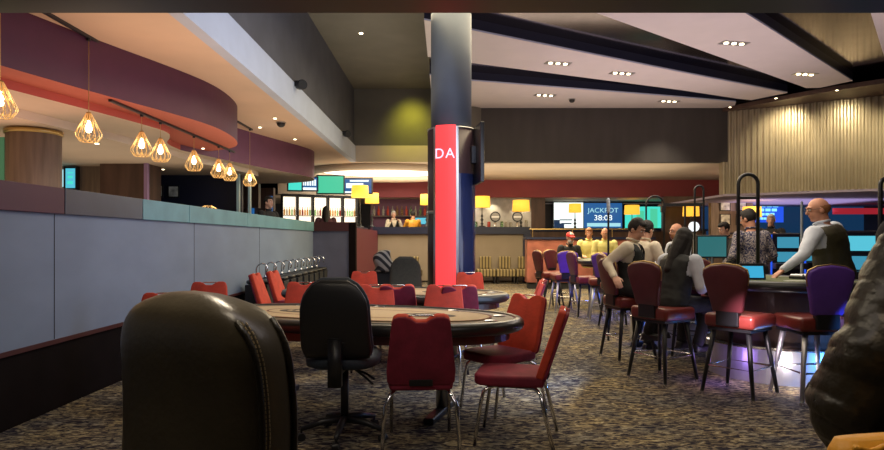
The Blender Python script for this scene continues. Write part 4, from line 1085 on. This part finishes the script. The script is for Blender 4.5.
    if beard:
        b = MB(); b.ell(HC-hup*.062+hf*.035, .062, .062, .062, 16, 12, q); b.ell(HC-hup*.038+hf*.088, .03, .012, .010, 10, 8, q)
        remeshed(b, 'beard', M[beard], t, .008, 1, .003, lambda c: hl(c)[2] > -.03 or (abs(hl(c)[0]) < .02 and -.06 < hl(c)[2] < -.046 and hl(c)[1] > .08))
    if glasses:
        b = MB()
        for k in (1, -1):
            b.tube([HC+hf*.104+hx*(.031*k+.024*math.cos(a))+hup*(.01+.018*math.sin(a)) for a in [2*PI*j/16 for j in range(16)]], .0014, 6, True)
            b.tube([HC+hf*.104+hx*(.055*k)+hup*.014, HC+hx*(.082*k)+hup*.012], .0018, 6)
        b.tube([HC+hf*.106-hx*.008+hup*.012, HC+hf*.106+hx*.008+hup*.012], .0022, 6)
        b.build('glasses', M['black'], t)
    if cap:
        b = MB(); b.ell(HC+hup*.05-hf*.01, .09, .108, .085, 18, 12, q); b.ell(HC+hup*.05+hf*.12, .07, .07, .012, 14, 8, q)
        remeshed(b, 'cap', M[cap], t, .009, 1, 0, lambda c: hl(c)[2] < .035)
    # shirt
    b = MB(); torso(b, .012); b.cap(P+up*.46, .066, P+up*.51+hf*.01, .060)
    for i in range(2):
        s0, e, w = joints[i]; b.cap(s0-up*.01, .078, e, .056); b.cap(e, .056, w-(w-e).normalized()*.012, .038)
    remeshed(b, 'shirt', M[shirt], t, .012, 2, .007, lambda c: (c-N_).dot(up) > .045)
    b = MB(); b.tube([N_+up*.035+X*(.066*math.cos(a))+Yf*(.066*math.sin(a)+.008)-up*(.02*max(0, math.sin(a))) for a in [2*PI*j/20 for j in range(20)]], .012, 8, True); b.build('collar', M[shirt], t, True)
    if vest:
        b = MB(); torso(b, .028)
        def vc(c):
            d = c-P; z = d.dot(up); y = d.dot(Yf); x = abs(d.dot(X))
            return z > .478 or z < -.10 or (y > .02 and z > .20 and x < (z-.20)*.34) or (x > .172 and z > .27)
        o = remeshed(b, 'waistcoat', M[vest], t, .011, 2, .006, vc)
        sm = o.modifiers.new('thick', 'SOLIDIFY'); sm.thickness = .005; sm.offset = 1
    if tie:
        b = MB(); c0 = P+up*.46+Yf*.10
        b.loft([(P+up*u+Yf*y, X, Yf, w, .006) for u, y, w in ((.10, .15, .03), (.20, .152, .034), (.34, .146, .026), (.44, .112, .014), (.47, .095, .02), (.49, .08, .018))], 10, 2.5)
        b.build('tie', M['black'], t, True)
    if lower:
        b = MB()
        b.loft([(P+up*u, X, Yf, rx, ry) for u, rx, ry in ((-.13, .12, .10), (-.07, .175, .135), (0, .178, .137), (.05, .165, .13))], 24, 2.3)
        for h_, kn, an in legs: b.cap(h_, .102, kn, .075); b.cap(kn, .075, an+V((0, 0, .02)), .055)
        remeshed(b, 'trousers', M[trousers], t, .014, 2, .006)
        for h_, kn, an in legs:
            b = MB(); b.cap(an+V((0, -.03, -.035)), .042, an+V((0, .13, -.045)), .035); b.box(an.x-.04, an.x+.04, an.y-.07, an.y+.17, an.z-.08, an.z-.062)
            remeshed(b, 'shoe', M['black'], t, .01, 1)
    return t
def fdir(x, y): return math.atan2(-x, y)
SEAT = .84
# standing dealer leaning on the table
person('standing_dealer', 'bald man in glasses and dark waistcoat leaning one hand on the near gaming table', (4.12, 6.55, 0), fdir(-.5, .87), ph=.99, lean=R(9), side=R(-8),
       hands=[(.26, .22, .98), (-.60, .15, 1.02)], feet=[(.13, -.05, .08), (-.13, -.12, .08)], hyaw=R(50), hpitch=R(12), s=1.02, skin='skinred', shirt='shirtwhite', vest='vestolive', hair='hairginger', hairstyle='bald', glasses=True, voxel=.008,
       palm=[(0, 0, -1), (0, 0, -1)])
bpy.data.objects['standing_dealer'].scale = (1.10, 1.16, 1.03)
# young man seated on the stool, looking down, left sleeve rolled out
person('seated_man', 'dark-haired young man in black waistcoat and tie, seated and looking down', (2.07, 7.08, 0), fdir(.75, -.45), ph=SEAT, lean=R(6),
       hands=[(.44, -.02, .96), (-.20, .34, 1.02)], feet=[(.13, .26, .34), (-.13, .28, .34)], hyaw=R(-14), hpitch=R(28), s=1., shirt='shirtcream', vest='vestblack', tie=True, voxel=.008)
# woman with long black hair on S2
person('seated_woman', 'seated woman with long black hair and white sleeves, her back to us', (2.20, 6.10, 0), fdir(.85, .5), ph=SEAT-.06, lean=R(21),
       hands=[(.16, .36, .93), (-.16, .36, .95)], feet=[(.11, .30, .34), (-.11, .32, .34)], hyaw=R(5), hpitch=R(12), s=.97, shirt='shirtwhite', vest='vestblack', hairstyle='long', voxel=.009)
person('standing_woman', 'dark-haired person in cream shirt and pale waistcoat behind the young man, turned away', (2.45, 7.80, 0), fdir(.9, .5), ph=.90, lean=R(8),
       hands=[(.2, .35, 1.05), (-.2, .35, 1.05)], hpitch=R(15), s=.96, shirt='shirtcream', hairstyle='bun', voxel=.011)
person('bearded_dealer', 'bald bearded man with glasses in white shirt and dark waistcoat, in profile facing left', (3.45, 9.02, 0), fdir(-1, -.25), ph=.86, lean=R(10),
       hands=[(.18, .38, 1.03), (-.18, .38, 1.03)], hpitch=R(4), s=.98, skin='skinred', vest='vestblack', hair='hairginger', hairstyle='bald', beard='hairginger', glasses=True, voxel=.010)
person('patterned_shirt_person', 'person in a dark floral patterned shirt with back to us, behind the arched stand', (3.90, 7.85, 0), fdir(-.25, 1), ph=.98, lean=R(5),
       hands=[(.28, .22, 1.02), (-.28, .22, 1.02)], hyaw=R(20), hpitch=R(18), s=1.0, skin='skinred', shirt='hawaiian', hair='hairblack', voxel=.011)
person('yellow_shirt_person', 'grey-haired person in bright yellow top seated at the far table, right of a similar figure', (3.45, 13.4, 0), fdir(-.35, -1), ph=.86, lean=R(12), hands=[(.15, .34, 1.0), (-.15, .34, 1.0)], hpitch=R(20), skin='skinred', shirt='shirtyellow', hair='hairginger', hairstyle='bald', voxel=.014, lower=False)
person('neighbour_person', 'person in pale yellow top at the far table, left of the bald figure in yellow', (3.25, 14.1, 0), fdir(-.2, -1), ph=.86, lean=R(10), hands=[(.15, .34, 1.0), (-.15, .34, 1.0)], hpitch=R(10), skin='skinred', shirt='shirtyellow', hair='hairginger', voxel=.014, lower=False)
person('red_cap_person', 'person in red cap and dark clothes at the left end of the far table', (2.66, 13.6, 0), fdir(.2, -1), ph=.76, lean=R(14), hands=[(.15, .34, .96), (-.15, .34, .96)], hpitch=R(10), shirt='darkcloth', cap='capred', hair='hairgrey', beard='hairgrey', voxel=.014, lower=False)
person('white_haired_person', 'white-haired person in dark clothes in the distance in front of the blue screens', (sx(771, 14.4), 14.4, 0), fdir(-.6, -1), ph=.96, s=1.12, hands=[(.15, .3, 1.3), (-.15, .3, 1.3)], shirt='darkcloth', hair='hairgrey', voxel=.014)
person('far_person', 'dark-haired person bending in front of the wood wall, bare arm forward', (sx(733, 11), 11, 0), fdir(-1, -.3), ph=.92, lean=R(16), hands=[(.1, .5, 1.3), (-.1, .5, 1.1)], hpitch=R(20), shirt='darkcloth', voxel=.014)
person('bar_person', 'dark-haired person in black beside the leftmost fridge, looking right', (sx(268, 12.9), 12.9, .45), fdir(1, -.5), ph=.96, s=1.04, hands=[(.15, .3, 1.2), (-.15, .3, 1.2)], shirt='darkcloth', voxel=.014)
person('drinker', 'brown-haired person seen from behind over the wall end, in front of the fridges', (sx(326, 15.5), 15.5, .45), fdir(-.2, 1), ph=.98, lean=R(10), hands=[(.15, .3, 1.2), (-.15, .3, 1.2)], shirt='mauvecloth', hair='hairblack', hairstyle='long', voxel=.014)
person('bar_worker', 'pale-shirted person at the bar left of the column', (sx(393, 21.9), 21.9, .55), fdir(.3, -1), ph=.95, s=1.06, lean=R(10), hands=[(.15, .3, 1.35), (-.15, .3, 1.35)], shirt='shirtcream', vest='vestblack', hair='hairgrey', voxel=.016)
person('bar_customer', 'dark-haired person at the bar nearest the column, head over the wall cap', (sx(413, 21.0), 21.0, .55), fdir(-.3, 1), ph=.95, s=1.04, hands=[(.15, .3, 1.35), (-.15, .3, 1.35)], shirt='mustard', voxel=.016)
# quilted jacket person at the right edge
t = person('quilted_jacket_person', 'person in a bulky black quilted jacket cropped by the right edge in the foreground', (1.53, 1.76, 0), fdir(.12, 1), ph=.93, lean=R(4),
       hands=[(.30, .12, .80), (-.30, .10, .80)], hyaw=R(-10), shirt='darkcloth', voxel=.009)
b = MB()
b.loft([((0, -.01, z), (1,0,0), (0,1,0), rx, ry) for z, rx, ry in ((.62, .20, .17), (.66, .27, .22), (.80, .275, .225), (1.0, .265, .215), (1.2, .245, .19), (1.32, .21, .16), (1.38, .15, .12), (1.44, .10, .10), (1.50, .10, .10))], 32, 2.3)
for k in (-1, 1):
    b.cap((k*.19, 0, 1.30), .10, (k*.30, -.03, 1.04), .11, 18); b.cap((k*.30, -.03, 1.04), .11, (k*.34, .04, .86), .11, 18); b.cap((k*.34, .04, .86), .11, (k*.33, .08, .78), .08, 18)
jk = remeshed(b, 'quilted_jacket', M['puffer'], t, .010, 2)
from mathutils import noise
for v in jk.data.vertices:                       # diagonal quilting creases
    nn = v.normal; f = v.co.z*1.0 + v.co.x*.55 + .03*noise.noise(v.co*6)
    s_ = abs(math.sin((f+.035*noise.noise(v.co*4))*PI/.075)); v.co += nn*(.011*(s_**.5)*(.7+.9*noise.noise(v.co*5)) + .020*noise.noise(V((v.co.x*6, v.co.y*6, v.co.z*14))))
t = empty('mustard_bag', (.875, 1.22, 0), R(10), 'bright mustard leather bag at the bottom right corner, below the quilted jacket', 'bag')
b = MB(); b.loft([((0, 0, z), (1,0,0), (0,1,0), w, d_) for z, w, d_ in ((.60, .12, .06), (.64, .14, .08), (.84, .13, .065), (.95, .125, .04), (.975, .12, .022))], 28, 4); b.build('bag_body', M['mustard'], t, True)
b = MB(); b.tube([(x*.122, -.042, .968-.005*math.cos(x*9)) for x in [k/10-1 for k in range(21)]], .006, 6); b.build('top_seam', M['mustard'], t, True)
MB().tube([(-.085, -.055, .925), (-.095, -.054, .945), (-.085, -.050, .952)], .006, 6).build('clasp', M['seamleather'], t)
t = empty('bag_stool', (.875, 1.22, 0), 0, 'dark round stool top carrying the mustard bag', 'stool')
MB().lathe([(.16, .54), (.18, .56), (.18, .59), (.16, .60)], n=24).build('seat', M['matteblack'], t, True); MB().lathe([(.18, 0), (.18, .02), (.03, .04), (.03, .54)], n=20).build('base', M['black'], t, True)

# ------------------------------------------------------------------ lights
def lamp(kind, loc, power, c=(1, .85, .65), size=.3, aim=None, angle=60, blend=.5, sy=None):
    L_ = bpy.data.lights.new('lamp_or_fill', kind); L_.energy = power; L_.color = c
    if kind == 'AREA':
        L_.size = size
        if sy: L_.shape = 'RECTANGLE'; L_.size_y = sy
    elif kind == 'SPOT': L_.spot_size = R(angle); L_.spot_blend = blend; L_.shadow_soft_size = size
    else: L_.shadow_soft_size = size
    o = bpy.data.objects.new('lamp_or_fill', L_); col.objects.link(o); o.location = loc
    if aim is not None: o.rotation_euler = (V(aim)-V(loc)).to_track_quat('-Z', 'Y').to_euler()
    return o
w = bpy.data.worlds.new('world'); scene.world = w; w.use_nodes = True
w.node_tree.nodes['Background'].inputs[0].default_value = (.5, .45, .6, 1); w.node_tree.nodes['Background'].inputs[1].default_value = .0
# ceiling recessed spots
for x, d in tl: lamp('SPOT', (x, d, 4.93), 210, size=.08, aim=(x, d, 0), angle=95, blend=.8)
for x, y in ((-1.3, 5.3), (-.1, 4.8), (-1.1, 7.5), (-.1, 7.1)): lamp('SPOT', (x, y+.5, 5.15), 180, (1, .80, .55), .1, (x, y, .7), 40, .6)
# up-wash on the ceilings (bounce from the gaming floor)
lamp('AREA', (4.5, 11.5, 2.9), 115, (1, .80, .82), 6, (4.5, 11.5, 6), sy=8)
lamp('AREA', (-1.5, 10.0, 3.2), 40, (1, .92, .7), 1.5, (-1.5, 10, 6), sy=9)
lamp('AREA', (-4.4, 6.5, 2.55), 12, (1, .50, .33), 1.6, (-4.2, 6.5, 6), sy=5)
lamp('AREA', (-2.9, 9.0, 2.3), 38, (1, .72, .50), 1.0, (-2.9, 9, 6), sy=9)
lamp('AREA', (-5.5, 8.0, 2.0), 30, (1, .75, .52), 2.5, (-5.5, 8, 6), sy=7)
lamp('AREA', (2.5, 18.4, 2.3), 95, (1, .80, .56), 9, (2.5, 19.2, 6), sy=3)
lamp('AREA', (-2.2, 18.6, 2.3), 40, (1, .80, .56), 2, (-2.2, 19.0, 6), sy=3)
lamp('AREA', (2.5, 20.0, 2.9), 12, (1, .75, .55), 9, (2.5, 22.1, 3.1), sy=.4)
lamp('AREA', (-1.6, 19.2, 3.45), 60, (1, .86, .66), 2.5, (-1.6, 19.2, 0))
# fascia wash
lamp('AREA', (-.4, 8.5, 4.9), 42, (.74, .80, 1.), .5, (-2.5, 9, 3.9), sy=9)
# floor beyond the tables
lamp('AREA', (2.0, 15.0, 3.4), 330, (1, .80, .45), 4, (2, 15, 0), sy=3)
lamp('AREA', (1.2, 11.0, 4.8), 260, (1, .82, .52), 3, (1.2, 11, 0), sy=5)
lamp('AREA', (.6, 6.0, 4.9), 48, (1, .82, .58), 2.5, (.6, 6, 0), sy=4)
lamp('SPOT', (-.93, 16.25, 5.30), 110, (.95, .88, .06), .25, (-.93, 17.0, 4.45), 80, 1.)
for x, y in ((8.5, 15.5), (9.5, 14.6), (10.8, 13.8), (12.4, 13.1)): lamp('SPOT', (x, y, 4.80), 150, (1, .84, .55), .1, (x+.6, y+1.2, 3.5), 100, .9)
for x in (.9, 1.7, 2.7): lamp('SPOT', (x, 22.25, 2.84), 34, (1, .82, .5), .03, (x, 22.6, 2.0), 90, .8)
# cool light from the screens across the room
lamp('AREA', (.5, 6.0, 2.55), 62, (.52, .66, 1.), 1.2, (-3.2, 7.5, 1.2), sy=5)
lamp('AREA', (-2.2, 11.5, 2.9), 22, (.6, .85, 1.), .5, (-3.1, 11.5, 1.6), sy=5)
# violet spot added to tint the far stools, no fixture there
lamp('SPOT', (1.2, 8.6, 2.4), 420, (.20, .13, 1.), .1, (2.45, 11.2, .8), 22, .7)
lamp('POINT', (2.9, 10.9, .45), 18, (.05, .15, 1.), .1)
lamp('POINT', (2.6, 8.0, .35), 10, (.05, .2, 1.), .1)
lamp('SPOT', (2.2, 4.7, 1.0), 110, (1., .80, .9), .1, (3.0, 5.85, .15), 34, .7)  # this spot and the next are added to brighten the kick band
lamp('SPOT', (3.3, 4.6, .9), 190, (.08, .30, 1.), .1, (3.6, 5.8, .15), 45, .7)
# glow at the table kick band
lamp('POINT', (2.62, 5.88, .2), 2.5, (.45, .25, 1.), .04)
lamp('POINT', (3.1, 5.55, .2), 4, (1., .85, .8), .04)
lamp('POINT', (3.6, 5.52, .2), 9, (.06, .3, 1.), .04)
# gaming area
lamp('AREA', (3.2, 7.4, 2.9), 48, (1, .88, .72), 1.6, (3.2, 7.4, 0), sy=3)
lamp('AREA', (2.6, 4.4, 2.7), 9, (1, .84, .66), 1.2, (2.8, 6, 1))
lamp('AREA', (11, 19.5, 2.3), 40, (.7, .6, 1.), 4, (11, 19.5, 6), sy=3)
lamp('AREA', (9.3, 18.4, 2.5), 30, (1, .7, .4), 1.0, (9.3, 20, 1.8))
# foreground: fill lights added to brighten it, no fixtures
lamp('AREA', (-.9, 1.1, 2.55), 5, (1, .84, .62), .35, (-.6, 1.4, 1.1))
lamp('AREA', (-1.0, 2.3, 2.55), 17, (1, .84, .62), .3, (-.6, 1.4, 1.1))
lamp('AREA', (.3, 1.6, 2.58), 17, (.95, .85, .85), 2.2, (-.2, 4, .7), sy=1.)
lamp('SPOT', (.6, .9, 2.5), 26, (1, .75, .45), .1, (1.1, 1.5, .9), 50, .7)
scene.view_settings.view_transform = 'Standard'; scene.view_settings.look = 'None'; scene.view_settings.gamma = 1
scene.view_settings.exposure = 0.0
